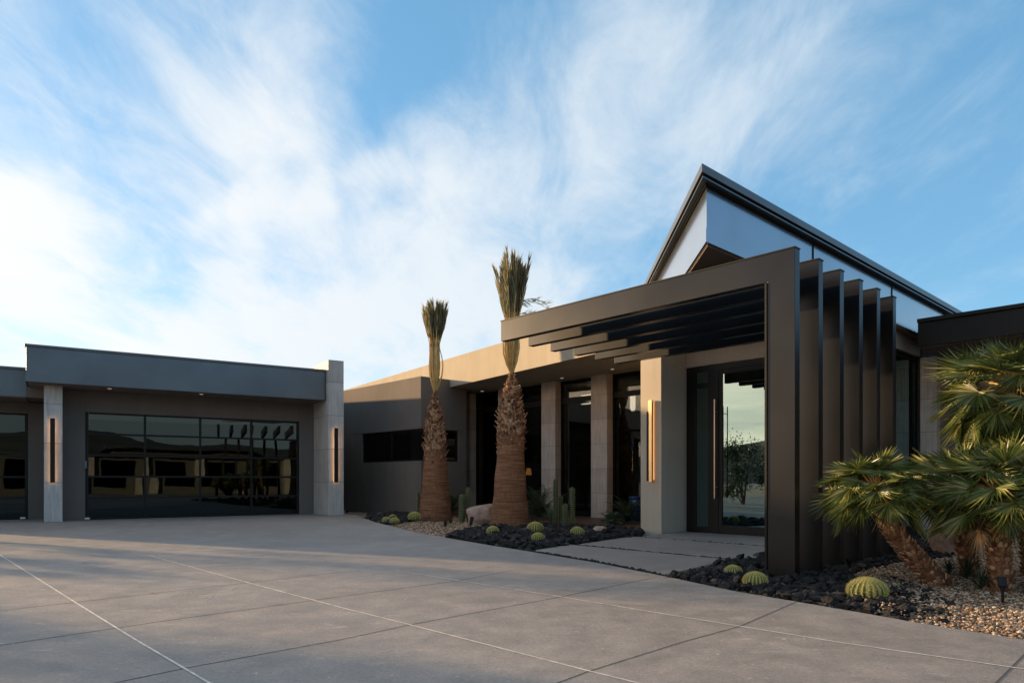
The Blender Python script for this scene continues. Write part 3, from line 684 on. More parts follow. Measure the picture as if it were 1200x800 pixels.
# ------------------------------------------------------------------ wall lights
def sconce(fr, face, m0, m1, z0, z1, swap, label, cover, mode='flat'):
    """backlit vertical bar: back plate glow strip and a cover standing off the face"""
    def bx(mb, a, b, c, d, e, f):   # (depth0, depth1, along0, along1, z)
        if swap: mb.boxf(fr, c, d, a, b, e, f)
        else: mb.boxf(fr, a, b, c, d, e, f)
    cen = fr((m0+m1)/2, face-.05) if swap else fr(face-.05, (m0+m1)/2)
    t = tag(empty('wall_light', (*cen, z0)), label, 'wall light', 'backlit vertical bar lights on the pillars')
    m = MB(); bx(m, face-.075, face-.055, m0, m1, z0, z1); m.build('cover', cover, t, bevel=.003)
    m = MB(); w2 = (m1-m0)*.30; c = (m0+m1)/2
    bx(m, face-.054, face-.04, c-w2, c+w2, z0+.03, z1-.03); m.build('light_strip', M['glow'], t)
    m = MB(); bx(m, face-.039, face-.002, c-w2*.8, c+w2*.8, z0+.05, z1-.05); m.build('back_plate', M['blackflat'], t)
    return t
def zpx(y, Y): return H+(HY-y)/F*Y
sconce(GA, 21.44, m_of(58.7, 21.40), m_of(64.6, 21.40), zpx(565, 17.85), zpx(490, 17.85), False, 'backlit dark bar light on the short stone pillar between the garage doors', M['blackflat'])
sconce(GA, 20.7, m_of(391.7, 20.64), m_of(396.3, 20.64), zpx(565, 20.95), zpx(501, 20.95), False, 'backlit dark bar light on the tall stone pillar at the garage end', M['blackflat'])
# brass one on the entry pier: dark bar and brass bar side by side
ap0, ap1 = a_of(764.6, 11.76), a_of(757.5, 11.76); am = a_of(761.2, 11.76)
t = tag(empty('wall_light', (*A(am, 11.8), 1.05)), 'slim brass bar light on the sunlit stucco pier by the entry door', 'wall light', 'backlit vertical bar lights on the pillars')
m = MB(); m.boxf(A, ap0, am, 11.73, 11.80, zpx(564.5, 14.1), zpx(468, 14.1)); m.build('cover', M['brass'], t, bevel=.003)
m = MB(); m.boxf(A, am+.003, ap1, 11.765, 11.81, zpx(563.5, 14.1), zpx(481, 14.1)); m.build('back_plate', M['blackflat'], t)
m = MB(); m.boxf(A, ap0+.012, am-.002, 11.802, 11.828, zpx(562, 14.1), zpx(471, 14.1)); m.build('light_strip', M['glow_soft'], t)

# ------------------------------------------------------------------ interior things seen through the glass
def Pn(x, y, Y): return at(x, y, Y)
c = Pn(741.5, 470, 21.5)
t = tag(empty('pendant_lamp', (c.x, c.y, 3.0)), 'white glass pendant lamp hanging inside the window beside the entry pier', 'lamp')
m = MB(); m.tube([(c.x, c.y, 3.86), (c.x, c.y, SOF-.005)], .006, 6); m.build('cord', M['blackflat'], t)
m = MB(); m.tube([(c.x, c.y, 3.25), (c.x, c.y, 3.3), (c.x, c.y, 3.78), (c.x, c.y, 3.84)], [.05, .085, .085, .05], 14); m.build('lamp_shade', M['glow_white'], t)
c = Pn(688, 468, 22.0)
t = tag(empty('linear_lamp', (c.x, c.y, 3.4)), 'two white light bars glowing inside between the stone columns', 'lamp')
for z, hh in ((3.75, .07), (3.52, .03)):
    m = MB(); m.boxf(A, c.x*u1[0]+c.y*u1[1]-.6, c.x*u1[0]+c.y*u1[1]+.25, c.x*u2[0]+c.y*u2[1], c.x*u2[0]+c.y*u2[1]+.08, z, z+hh); m.build('light_bar', M['glow_white'], t)
m = MB(); m.tube([(c.x, c.y, 3.83), (c.x, c.y, SOF-.005)], .008, 6); m.build('rod', M['blackflat'], t)
c = Pn(619.5, 552, 23.6)
t = tag(empty('table_lamp', (c.x, c.y, .8)), 'small amber lamp glowing inside right of the bigger date palm trunk', 'lamp')
m = MB(); m.tube([(c.x, c.y, 1.27), (c.x, c.y, 1.5)], [.11, .07], 14); m.build('lamp_shade', M['glow_soft'], t)
m = MB(); m.tube([(c.x, c.y, .83), (c.x, c.y, .86), (c.x, c.y, .88), (c.x, c.y, 1.27)], [.07, .07, .02, .015], 12); m.build('stem', M['brass'], t)
m = MB(); aa, bb = c.x*u1[0]+c.y*u1[1], c.x*u2[0]+c.y*u2[1]
t = tag(empty('console_table', (c.x, c.y, .01)), 'dark wooden console table inside carrying the amber lamp', 'table')
m = MB(); m.boxf(A, aa-.9, aa+.5, bb-.2, bb+.2, .78, .83); m.build('tabletop', M['wood'], t)
for da in (-.85, .4):
    for db in (-.17, .13):
        m = MB(); m.boxf(A, aa+da, aa+da+.05, bb+db, bb+db+.05, .012, .779); m.build('leg', M['wood'], t)
m = MB(); t = tag(empty('sideboard', (*A(13.0, 17.6), .01)), 'low dark red sideboard inside between the stone columns', 'sideboard')
m.boxf(A, 12.4, 14.6, 17.4, 17.9, .15, .95); m.build('cabinet', M['wood'], t)
m = MB(); m.boxf(A, 12.35, 14.65, 17.36, 17.94, .951, .985); m.build('top', M['stucco'], t)
m = MB(); m.boxf(A, 12.5, 14.5, 17.45, 17.85, .012, .149); m.build('plinth', M['blackflat'], t)

# ------------------------------------------------------------------ plants
def lathe(mb, prof, n, cx=0, cy=0, fn=None):
    k = len(prof); vs = []
    for i, (r, z) in enumerate(prof):
        for j in range(n):
            an = 2*math.pi*j/n; rr = r*(fn(an, z) if fn else 1)
            vs.append((cx+rr*math.cos(an), cy+rr*math.sin(an), z))
    mb.add(vs, [(i*n+j, i*n+(j+1) % n, (i+1)*n+(j+1) % n, (i+1)*n+j) for i in range(k-1) for j in range(n)]+[tuple(range((k-1)*n, k*n))])

def boot(mb, p, out, up, wdt, ln, th):
    """cut frond base: short wedge pointing up and out"""
    side = out.cross(up).normalized()
    tip = p+up*ln*.75+out*ln*.55
    b = [p-side*wdt/2, p+side*wdt/2, p+side*wdt*.4-up*th*1.3+out*.01, p-side*wdt*.4-up*th*1.3+out*.01]
    tt = [tip-side*wdt*.32, tip+side*wdt*.32, tip+side*wdt*.3-up*th*.4+out*th*.6, tip-side*wdt*.3-up*th*.4+out*th*.6]
    mb.add(b+tt, [(0, 1, 5, 4), (1, 2, 6, 5), (2, 3, 7, 6), (3, 0, 4, 7), (4, 5, 6, 7)])

def date_palm(base, zs, rs, zb0, zb1, bulge, tie_z, top_z, rtie, rtop, lean, label, seed, loose=False):
    rr = random.Random(seed)
    t = tag(empty('date_palm', base), label, 'palm tree', 'bound date palms in the front bed')
    bx, by = base[0], base[1]
    # trunk
    m = MB(); prof = []
    z = -.05
    def rad(z):
        for i in range(len(zs)-1):
            if z <= zs[i+1]:
                u = max(0, (z-zs[i])/(zs[i+1]-zs[i])); u = u*u*(3-2*u); return rs[i]+(rs[i+1]-rs[i])*u
        return rs[-1]
    while z < zb0+.1:
        r = rad(z); prof.append((r*(1+rr.uniform(-.012, .012)), z)); prof.append((r*1.022, z+.02)); z += .045+rr.uniform(-.008, .012)
    ph_ = rr.random()*6
    lathe(m, prof, 40, fn=lambda an, z: 1+.015*math.sin(an*5+z*2+ph_)+.008*math.sin(an*13+z*9))
    m.v = [(v[0]+bx+lean*v[2], v[1]+by, v[2]) for v in m.v]
    tr = m.build('trunk', M['trunk'], t, smooth=True)
    # pineapple of cut boots
    m = MB(); nrow = int((zb1-zb0)/.055)
    def rb(z):
        u = (z-zb0)/(zb1-zb0); return bulge*(math.sin(math.pi*min(1, .42+.62*u))**.8)*(1 if u < .55 else 1-.35*((u-.55)/.45)**1.5)
    lathe(m, [(rb(zb0+(zb1-zb0)*i/14)*.86, zb0+(zb1-zb0)*i/14) for i in range(15)], 20)
    for i in range(-6, nrow):
        z = zb0+(zb1-zb0)*i/nrow; nn = 21
        for j in range(nn):
            an = 2*math.pi*(j+.5*(i % 2)+rr.uniform(-.2, .2))/nn+i*.13
            if i < 3 and rr.random() > (i+8)/12: continue
            if rr.random() < .07: continue
            r = (rb(z) if i >= 0 else max(rad(z)*1.04, rb(zb0)*.98))*rr.uniform(.87, 1.03); out = Vector((math.cos(an), math.sin(an), 0))
            tl = rr.uniform(-.45, .55); up = (Vector((0, 0, 1))+out*tl).normalized()
            boot(m, Vector((0, 0, z+rr.uniform(-.02, .02)))+out*r*.92, out, up, rr.uniform(.04, .085), rr.uniform(.025, .095)*(1 if rr.random() > .08 else 1.7), .024)
    m.v = [(v[0]+bx+lean*v[2], v[1]+by, v[2]) for v in m.v]
    m.build('boots', M['fiber'], t)
    # bound fronds
    ms = MB(); ml = MB(); n = 46
    cx = lambda z: bx+lean*z
    for i in range(n):
        an = 2*math.pi*i/n+rr.uniform(-.1, .1); o = Vector((math.cos(an), math.sin(an), 0)); q = rr.uniform(.35, 1)
        top = top_z-rr.uniform(0, .75)*(.3+.7*rr.random()); rt = rtop*rr.uniform(.35, 1.0)
        zmid = (zb1+tie_z)/2
        pts = []
        for k in range(9):
            u = k/8; z = zb1-.12+(top-zb1+.12)*u
            if z < tie_z:
                w_ = (z-zb1+.12)/(tie_z-zb1+.12); r = rb(zb1)*.75*(1-w_)+rtie*q*w_+.085*math.sin(math.pi*w_)*q*(1.9 if i % 7 == 0 else 1)
            else:
                w_ = (z-tie_z)/(top_z-tie_z); r = rtie*q+(rt-rtie*q)*w_**.75
            pts.append(Vector((cx(z)+o.x*r, by+o.y*r, z)))
        ms.tube(pts, [.026, .024, .020, .016, .014, .012, .009, .007, .004], 5)
        # leaflets
        for k in range(70):
            z = tie_z+.12+(top-tie_z-.12)*rr.uniform(0, 1)**.8
            if z > top: continue
            u = (z-zb1+.12)/(top-zb1+.12)*8; kk = min(7, int(u)); p = pts[kk].lerp(pts[kk+1], u-kk)
            l_ = rr.uniform(.25, .52)*(1 if z < top-.3 else .7); da = an+rr.uniform(-1.2, 1.2)
            dr_ = (Vector((0, 0, 1))+Vector((math.cos(da), math.sin(da), 0))*rr.uniform(.02, .34)).normalized()
            sd_ = dr_.cross(Vector((math.cos(da+1), math.sin(da+1), 0))).normalized()*rr.uniform(.010, .020)
            mid = p+dr_*l_*.45; tip = p+dr_*l_+Vector((math.cos(da), math.sin(da), 0))*.02
            ml.add([p, mid-sd_, tip, mid+sd_], [(0, 1, 2), (0, 2, 3)])
    # a few stray leaflets and a bent frond
    for k in range(3 if loose else 0):
        an = rr.uniform(-.4, .6) if loose else rr.uniform(0, 6.28); z = tie_z+(top_z-tie_z)*rr.uniform(.25, .5)
        o = Vector((math.cos(an), math.sin(an)*.4, 0)); p = Vector((cx(z), by, z-.25))+o*rtie*.6; cur = [p]
        for q in range(6): cur.append(cur[-1]+(o*.11+Vector((0, 0, .07-.028*q)))*(1.0 if loose else .6))
        ms.tube(cur, [.008, .007, .006, .005, .004, .003, .002], 4)
        for q in range(1, 7):
            for sgn in (-1, 1):
                for _ in range(2):
                    d_ = (o*.8+Vector((0, sgn*.4, rr.uniform(-.5, .4)))).normalized()*rr.uniform(.14, .26); pp = cur[q]
                    sd_ = Vector((0, 0, .008)); ml.add([pp, pp+d_*.5-sd_, pp+d_, pp+d_*.5+sd_], [(0, 1, 2), (0, 2, 3)])
    ms.build('frond_stems', M['stem'], t); ml.build('crown', M['datefrond'], t)
    # twine
    m = MB(); pts = [Vector((cx(tie_z)+math.cos(q*.5)*(rtie+.02), by+math.sin(q*.5)*(rtie+.02), tie_z+.004*q-.03)) for q in range(27)]
    m.tube(pts, .008, 5); m.build('twine', M['fiber'], t)
    return t
b2 = (-.05, 16.1, -.04)
date_palm(b2, [-.05, .25, .9, 1.7, 2.4], [.475, .43, .37, .315, .30], 2.05, 3.66, .335, 4.70, 6.20, .15, .46, .012, 'bigger bound date palm with ringed flaring trunk rising behind the canopy end', 21, loose=True)
b1 = (-2.12, 19.1, -.04)
date_palm(b1, [-.05, .3, 1.0, 1.7, 2.4], [.47, .43, .36, .30, .29], 1.8, 3.60, .315, 4.80, 5.82, .12, .36, -.005, 'smaller bound date palm standing by the grey wall block', 22)

def fan_leaf(mb, ms, o, d, rr, pet, rad, nseg=30, droop=.12, spread=R(125)):
    up = Vector((0, 0, 1)); s_ = d.cross(up)
    if s_.length < .1: s_ = Vector((1, 0, 0))
    s_.normalize(); n_ = s_.cross(d).normalized()
    roll = rr.uniform(-.8, .8); s_, n_ = (s_*math.cos(roll)+n_*math.sin(roll)), (n_*math.cos(roll)-s_*math.sin(roll))
    pts = [o+d*pet*u-Vector((0, 0, droop*pet*u*u)) for u in (0, .5, 1)]
    ms.tube(pts, [.011, .008, .006], 4)
    c = pts[-1]; dd = (pts[-1]-pts[-2]).normalized()
    tilt = rr.uniform(-.05, .85); f = (dd*math.cos(tilt)-n_*math.sin(tilt)).normalized(); nn = s_.cross(f).normalized()
    dl_ = 2*spread/nseg
    for i in range(nseg):
        th = -spread+dl_*(i+.5); L_ = rad*(.62+.38*math.cos(th*.62))*rr.uniform(.92, 1.06)
        def ray(a): return f*math.cos(a)+s_*math.sin(a)
        e = ray(th); cup = nn*(.10*L_*abs(math.sin(th)))
        c1 = c+e*L_*.46+cup*.5-nn*.014
        l1 = c+ray(th-dl_*.5)*L_*.44+cup*.5; r1 = c+ray(th+dl_*.5)*L_*.44+cup*.5
        ta = th+rr.uniform(-.05, .05); tp = c+ray(ta)*L_+cup-Vector((0, 0, L_*rr.uniform(.0, .14)))
        l2 = (l1.lerp(tp, .5)).lerp(c1.lerp(tp, .5), .62)+nn*.004; r2 = (r1.lerp(tp, .5)).lerp(c1.lerp(tp, .5), .62)+nn*.004; c2 = c1.lerp(tp, .5)-nn*.006
        mb.add([c, l1, c1, r1, l2, c2, r2, tp], [(0, 1, 2), (0, 2, 3), (1, 4, 5, 2), (2, 5, 6, 3), (4, 7, 5), (5, 7, 6)])

def fan_palm(path, r0, r1, nleaf, rad, label, seed, pet=.38, dry=3, elmin=-.35):
    rr = random.Random(seed); base = path[0]
    t = tag(empty('fan_palm', base), label, 'palm tree', 'fan palms at the right of the entry')
    P = []
    for i in range(len(path)-1):
        for k in range(4): P.append(Vector(path[i]).lerp(Vector(path[i+1]), k/4))
    P.append(Vector(path[-1])); n = len(P)
    # smooth the path
    for _ in range(2): P = [P[0]]+[(P[i-1]+P[i]*2+P[i+1])/4 for i in range(1, n-1)]+[P[-1]]
    m = MB(); m.tube(P, [r0+(r1-r0)*i/(n-1) for i in range(n)], 14)
    m.build('trunk', M['trunk'], t, smooth=True)
    m = MB(); tot_ = sum((P[i+1]-P[i]).length for i in range(n-1)); rows = int(tot_/.045)
    for i in range(rows):
        u = i/rows*(n-1); k = min(n-2, int(u)); p = P[k].lerp(P[k+1], u-k); tdir = (P[k+1]-P[k]).normalized(); r = r0+(r1-r0)*u/(n-1)
        x = tdir.cross(Vector((.2, 1, 0))).normalized(); y = tdir.cross(x)
        for j in range(13):
            an = 2*math.pi*(j+.5*(i % 2)+rr.uniform(-.25, .25))/13; out = x*math.cos(an)+y*math.sin(an)
            boot(m, p+out*r*.95, out, tdir, rr.uniform(.028, .05), rr.uniform(.025, .06), .012)
    m.build('boots', M['fiber'], t)
    ml, ms, md = MB(), MB(), MB(); top = P[-1]; tdir = (P[-1]-P[-2]).normalized()
    ax = (Vector((0, 0, 1))*1.2+tdir*.5).normalized(); x = ax.cross(Vector((0, 1, 0))).normalized(); y = ax.cross(x)
    for i in range(nleaf):
        u = (i+.5)/nleaf; el = R(84)-(R(84)-elmin)*u**.85+rr.uniform(-.12, .12); an = i*2.39996+rr.uniform(-.2, .2)
        d_ = (ax*math.sin(el)+(x*math.cos(an)+y*math.sin(an))*math.cos(el)).normalized()
        fan_leaf(ml, ms, top+d_*r1*.5, d_, rr, pet*rr.uniform(.75, 1.15)*(.75 if u < .2 else 1), rad*rr.uniform(.82, 1.08)*(.8 if u < .15 else 1), droop=.1+.25*u)
    for i in range(dry):
        an = i*2.4; el = R(-30)+rr.uniform(-.5, .1); d_ = (ax*math.sin(el)+(x*math.cos(an)+y*math.sin(an))*math.cos(el)).normalized()
        fan_leaf(md, md, top-ax*.08+d_*r1*.6, d_, rr, pet*.6, rad*.7, nseg=16, droop=.5, spread=R(80))
    ml.build('crown', M['fan'], t); ms.build('frond_stems', M['stem'], t); md.build('dry_skirt', M['fan_dry'], t)
    return t
fan_palm([(4.60, 7.35, -.05), (4.30, 7.38, .28), (4.05, 7.4, .60), (3.90, 7.42, 1.0)], .105, .075, 40, .35, 'leaning fan palm whose trunk tilts left toward the black fins', 31, pet=.30, elmin=-.38, dry=0)
fan_palm([(4.93, 6.95, -.05), (4.91, 6.95, .45), (4.88, 6.93, .97)], .105, .085, 46, .42, 'short upright fan palm standing foremost over the gravel', 32, pet=.34, elmin=-.3)
fan_palm([(6.1, 8.0, -.05), (6.05, 8.0, .9), (5.9, 7.97, 1.65), (5.74, 7.93, 2.15)], .15, .11, 54, .48, 'tallest fan palm, crown reaching the low dark roof line', 33, pet=.46, elmin=-.7)
fan_palm([(5.3, 7.95, -.05), (5.2, 7.95, .5), (5.10, 7.95, 1.05)], .085, .07, 30, .40, 'slim fan palm half hidden behind the foremost one', 34, pet=.34)
fan_palm([(5.55, 7.1, -.05), (5.6, 7.1, .55), (5.64, 7.08, 1.05)], .12, .09, 24, .40, 'thick trunked fan palm at the right edge beside the foremost one', 35, pet=.36)

# barrel cacti
def barrel(name, ribs, seed, dens=21, sp=.035):
    rr = random.Random(seed); t = empty(name)
    m = MB(); prof = []
    for i in range(15):
        u = i/14; ph2 = -.95+u*2.42; prof.append((max(.012, math.cos(ph2))*1.0, .78+math.sin(ph2)*.80))
    prof = [(r*(1 if z < 1.5 else .98), z) for r, z in prof]
    n = ribs*4
    lathe(m, prof, n, fn=lambda an, z: 1+.065*math.cos(an*ribs))
    b = m.build('body', M['cactus'], t, smooth=True)
    m = MB()
    for j in range(ribs):
        an = 2*math.pi*j/ribs
        for i in range(dens):
            ph2 = -.55+(i+.5*(j % 2))/dens*2.05; r = max(.02, math.cos(ph2))*1.07; z = .78+math.sin(ph2)*.81
            p = Vector((r*math.cos(an), r*math.sin(an), z)); out = Vector((math.cos(an)*math.cos(ph2), math.sin(an)*math.cos(ph2), math.sin(ph2)))
            tn = Vector((-math.sin(an), math.cos(an), 0)); vt = out.cross(tn)
            for k in range(9):
                q = 2*math.pi*k/9+rr.random(); d_ = (out*.8+(tn*math.cos(q)+vt*math.sin(q))*.9).normalized()*rr.uniform(.14, .30)
                sd_ = d_.cross(out).normalized()*.013; m.add([p-sd_, p+sd_, p+d_], [(0, 1, 2)])
    m.build('spines', M['spine'], t)
    return t
proto = barrel('barrel_cactus', 21, 5)
BL = [ # x, ybase, width px, label
 (1027, 699.5, 43, 'widest yellow spined barrel cactus beside the gravel edge'),
 (889.5, 684, 27, 'yellow barrel cactus at the foot of the first black fin'),
 (862, 671, 20, 'smaller yellow barrel cactus where the path slab meets the lava rock'),
 (577.5, 626, 14, 'pale barrel cactus in front of the bigger palm trunk'),
 (627.5, 624.5, 18.5, 'broad yellow barrel cactus right of the bigger palm trunk'),
 (631, 634.5, 15, 'low barrel cactus closest to the driveway below the broad one'),
 (677, 628.5, 16, 'barrel cactus near the green column cactus pair'),
 (484.5, 609.5, 14.5, 'green barrel cactus touching the smaller palm trunk'),
 (452, 611.5, 9.5, 'outermost of three small barrel cacti clustered at the bed tip'),
 (459.5, 608.5, 9, 'rearmost of three small barrel cacti clustered at the bed tip'),
 (461.5, 613, 10.5, 'nearest of three small barrel cacti clustered at the bed tip')]
for i, (x, y, wpx, lab) in enumerate(BL):
    c = proto if i == 0 else copy_tree(proto)
    gx, gy = Gd(x, y+1.5); r = wpx/2/F*gy/1.08
    c.location = (gx, gy+r, -.05 if i < 3 else .01); c.scale = (r, r, r*(.95 if i else .84)); c.rotation_euler = (rnd.uniform(-.06, .06), rnd.uniform(-.06, .06), rnd.uniform(0, 6))
    tag(c, lab, 'cactus', 'golden barrel cacti in the beds')
# column cacti
def colcactus(x, y, stems, label):
    gx, gy = Gd(x, y); t = tag(empty('column_cactus', (gx, gy, -.03)), label, 'cactus', 'column cacti before the windows')
    for (dx, dy, r, h_) in stems:
        r *= .70; h_ *= .94
        m = MB(); prof = [(r*.8, -.05), (r, .1)]+[(r*(1+.04*math.sin(k*1.7)), .1+(h_-.1)*k/8) for k in range(1, 8)]+[(r*.93, h_*.97), (r*.6, h_*1.0), (r*.15, h_*1.02)]
        lathe(m, prof, 44, fn=lambda an, z: 1+.13*math.cos(an*11)); m.v = [(v[0]+gx+dx, v[1]+gy+dy, v[2]) for v in m.v]
        s_ = m.build('stem', M['cactus_blue'], t, smooth=True)
        m = MB()
        for j in range(11):
            an = 2*math.pi*j/11
            for k in range(int(h_/.05)):
                z = .04+k*.05; p = Vector((gx+dx+math.cos(an)*r*1.13, gy+dy+math.sin(an)*r*1.13, z))
                for q in range(3):
                    d_ = Vector((math.cos(an+rnd.uniform(-.9, .9)), math.sin(an+rnd.uniform(-.9, .9)), rnd.uniform(-.4, .6))).normalized()*.028
                    m.add([p-Vector((0, 0, .002)), p+Vector((0, 0, .002)), p+d_], [(0, 1, 2)])
        m.build('spines', M['spine'], s_)
    return t
colcactus(651, 616, [(0, 0, .075, 1.18), (.13, .1, .06, .75)], 'tall slim column cactus in front of the middle stone column')
colcactus(667, 617.5, [(.07, 0, .075, .98), (-.09, -.03, .085, .58)], 'two stemmed column cactus with a short fat arm')
colcactus(541.5, 610.5, [(0, 0, .10, .75), (.16, .1, .07, .95)], 'low column cactus beside the boulder')
colcactus(489.5, 606, [(0, .2, .07, .78)], 'single stem column cactus behind the smaller palm trunk')
# spiky shrubs
def rosette(x, y, n, ln, wd, hgt, mat, name, label, cat, seed, group=None, fold=.2, arch=.5):
    rr = random.Random(seed); gx, gy = Gd(x, y); m = MB()
    for i in range(n):
        an = i*2.399+rr.uniform(-.3, .3); el = R(85)*(1-i/n)**.8+rr.uniform(-.1, .15); o = Vector((math.cos(an), math.sin(an), 0))
        base = Vector((gx, gy, rr.uniform(0, hgt))); L_ = ln*rr.uniform(.7, 1.1); prev = None; rows = []
        side = Vector((-math.sin(an), math.cos(an), 0))
        p = base.copy(); e = el
        for k in range(5):
            u = k/4; wv_ = wd*(.55+.9*u if u < .4 else .91*(1-(u-.4)/.6))+.001
            rows.append((p-side*wv_, p-Vector((0, 0, wd*fold)), p+side*wv_)); p = p+(o*math.cos(e)+Vector((0, 0, 1))*math.sin(e))*L_/4; e -= arch*.25*(1+u)
        vs = [q for r_ in rows for q in r_]
        m.add(vs, [(3*k+c, 3*k+c+1, 3*k+c+4, 3*k+c+3) for k in range(4) for c in (0, 1)])
    return lone(m, name, mat, label, cat, group, base=(gx, gy, -.03))
def feather_shrub(x, y, n, ln, label, seed, z0=.05, mat='shrub', lw=.012, ll=.16, name='cycad_shrub', cat='shrub', group='feathery shrubs before the windows'):
    rr = random.Random(seed); gx, gy = Gd(x, y); m = MB()
    for i in range(n):
        an = i*2.399; el = R(80)*(1-(i/n)**1.2)+R(8)+rr.uniform(-.15, .15); o = Vector((math.cos(an), math.sin(an), 0)); side = Vector((-math.sin(an), math.cos(an), 0))
        p = Vector((gx, gy, z0)); e = el; L_ = ln*rr.uniform(.75, 1.1); pts = [p.copy()]
        for k in range(9):
            p = p+(o*math.cos(e)+Vector((0, 0, 1))*math.sin(e))*L_/9; e -= .13; pts.append(p.copy())
        m.tube(pts, [.008-.0007*k for k in range(10)], 4)
        for k in range(2, 36):
            u = k/36*9; kk = min(8, int(u)); q = pts[kk].lerp(pts[kk+1], u-kk); td = (pts[kk+1]-pts[kk]).normalized()
            for sg in (-1, 1):
                d_ = (side*sg+td*.7+Vector((0, 0, rr.uniform(-.1, .3)))).normalized()*ll*math.sin(math.pi*min(1, (k+4)/42))*rr.uniform(.8, 1.1)
                m.add([q, q+d_*.5+td*lw, q+d_, q+d_*.5-td*lw], [(0, 1, 2), (0, 2, 3)])
    return lone(m, name, M[mat], label, cat, group, base=(gx, gy, -.03))
feather_shrub(634, 608, 26, 1.05, 'dark feathery shrub right of the bigger palm trunk', 41, ll=.2)
feather_shrub(627, 603.5, 20, 1.15, 'dark feathery shrub close behind the bigger palm trunk', 42, ll=.2)
feather_shrub(735, 613, 26, .85, 'dark feathery shrub at the last stone column beside the entry pier', 43)
feather_shrub(527, 603, 24, 1.0, 'dark feathery shrub right of the smaller palm trunk', 44, ll=.2)
feather_shrub(716, 614.5, 22, .38, 'low grey green shrub at the foot of the last stone column', 45, mat='agave', ll=.1, name='low_shrub')
rosette(646, 614, 34, .42, .022, .2, M['agave'], 'agave', 'grey green agave behind the broad barrel cactus', 'agave', 51, 'spiky agaves in the beds')
rosette(522, 617, 22, .22, .02, .04, M['shrub'], 'agave', 'tiny dark agave in the gravel right of the smaller palm', 'agave', 52, 'spiky agaves in the beds')
rosette(528, 613.5, 18, .18, .016, .04, M['shrub'], 'agave', 'tiny dark agave just behind its twin in the gravel', 'agave', 53, 'spiky agaves in the beds')
rosette(1133, 678, 46, .30, .010, .03, M['shrub'], 'grass_tuft', 'green strappy tuft at the foot of the foremost fan palm', 'plant', 54, None, arch=.3)
rosette(1112, 672, 40, .20, .012, .03, M['shrub'], 'grass_tuft', 'low green tuft left of the foremost fan palm foot', 'plant', 55, None, arch=.5)
rosette(1150, 690, 34, .26, .009, .03, M['shrub'], 'grass_tuft', 'thin upright green tuft in front of the foremost fan palm trunk', 'plant', 56, None, arch=.2)
# boulders
def boulder(x, y, rx, ry, rz, mat, label, seed):
    gx, gy = Gd(x, y); gy += ry
    bm = bmesh.new(); bmesh.ops.create_icosphere(bm, subdivisions=4, radius=1)
    rr = random.Random(seed); ds = [(Vector((rr.gauss(0, 1), rr.gauss(0, 1), rr.gauss(0, 1))).normalized(), rr.uniform(.78, .96)) for _ in range(18)]
    for v in bm.verts:
        c = v.co.normalized(); r = 1
        for dv, k in ds:
            q = c.dot(dv)
            if q*r > k: r = k/q
        r *= 1+.10*nz.fractal(c*1.7+Vector((seed, 0, 0)), .8, 2.1, 6)+.03*nz.noise(c*9)
        v.co = Vector((c.x*rx*r, c.y*ry*r, c.z*rz*r))
    me = bpy.data.meshes.new('boulder'); bm.to_mesh(me); bm.free(); me.materials.append(mat)
    me.polygons.foreach_set('use_smooth', [True]*len(me.polygons))
    o = bpy.data.objects.new('boulder', me); col.objects.link(o); o.location = (gx, gy, rz*.55); o.rotation_euler = (0, 0, rr.uniform(0, 3))
    return tag(o, label, 'boulder')
boulder(566, 614, .56, .42, .34, M['boulder'], 'pale pinkish boulder left of the bigger palm trunk', 3)
boulder(1127, 650, .30, .28, .52, M['boulder_red'], 'rusty brown boulder behind the fan palm trunks', 5)
gx, gy = Gd(704, 623)
# small flat stone in the lava
boulder(704, 624.5, .20, .15, .10, M['boulder'], 'small flat tan stone lying in the lava rock right of the column cacti', 8)
# path lights
def spot(x, y, h_, label):
    gx, gy = Gd(x, y); t = tag(empty('spot_light', (gx, gy, -.04)), label, 'garden light', 'black garden spotlights in the gravel')
    m = MB(); m.tube([(gx, gy, -.08), (gx, gy, h_*.55)], .012, 8); m.build('stake', M['blackflat'], t)
    m = MB(); a = Vector((gx, gy, h_*.5)); d_ = Vector((.15, .3, .9)).normalized(); m.tube([a, a+d_*h_*.12, a+d_*h_*.5], [.02, .036, .038], 14); m.build('lamp_head', M['blackflat'], t, smooth=False)
    m = MB(); m.tube([a-Vector((0, 0, .02)), a+Vector((0, 0, .015))], .02, 8); m.build('bracket', M['blackflat'], t)
spot(551.5, 624, .33, 'black garden spotlight in the gravel left of the bigger palm')
spot(1175, 704, .22, 'black garden spotlight in the gravel below the fan palms')
# blue pot behind the last shrub
gx, gy = A(a_of(745.5, 14.9), 14.9)
t = tag(empty('planter_pot', (gx, gy, -.03)), 'blue glazed pot between the last stone column and the entry pier', 'pot')
m = MB(); lathe(m, [(.13, 0), (.18, .1), (.22, .35), (.2, .55), (.17, .62), (.20, .66), (.20, .69), (.17, .69), (.16, .6)], 28); m.v = [(v[0]+gx, v[1]+gy, v[2]-.03) for v in m.v]
m.build('pot', M['pot'], t, smooth=True)
m = MB(); lathe(m, [(.165, .57), (.12, .58)], 20); m.v = [(v[0]+gx, v[1]+gy, v[2]-.03) for v in m.v]; m.build('soil', M['soil'], t)

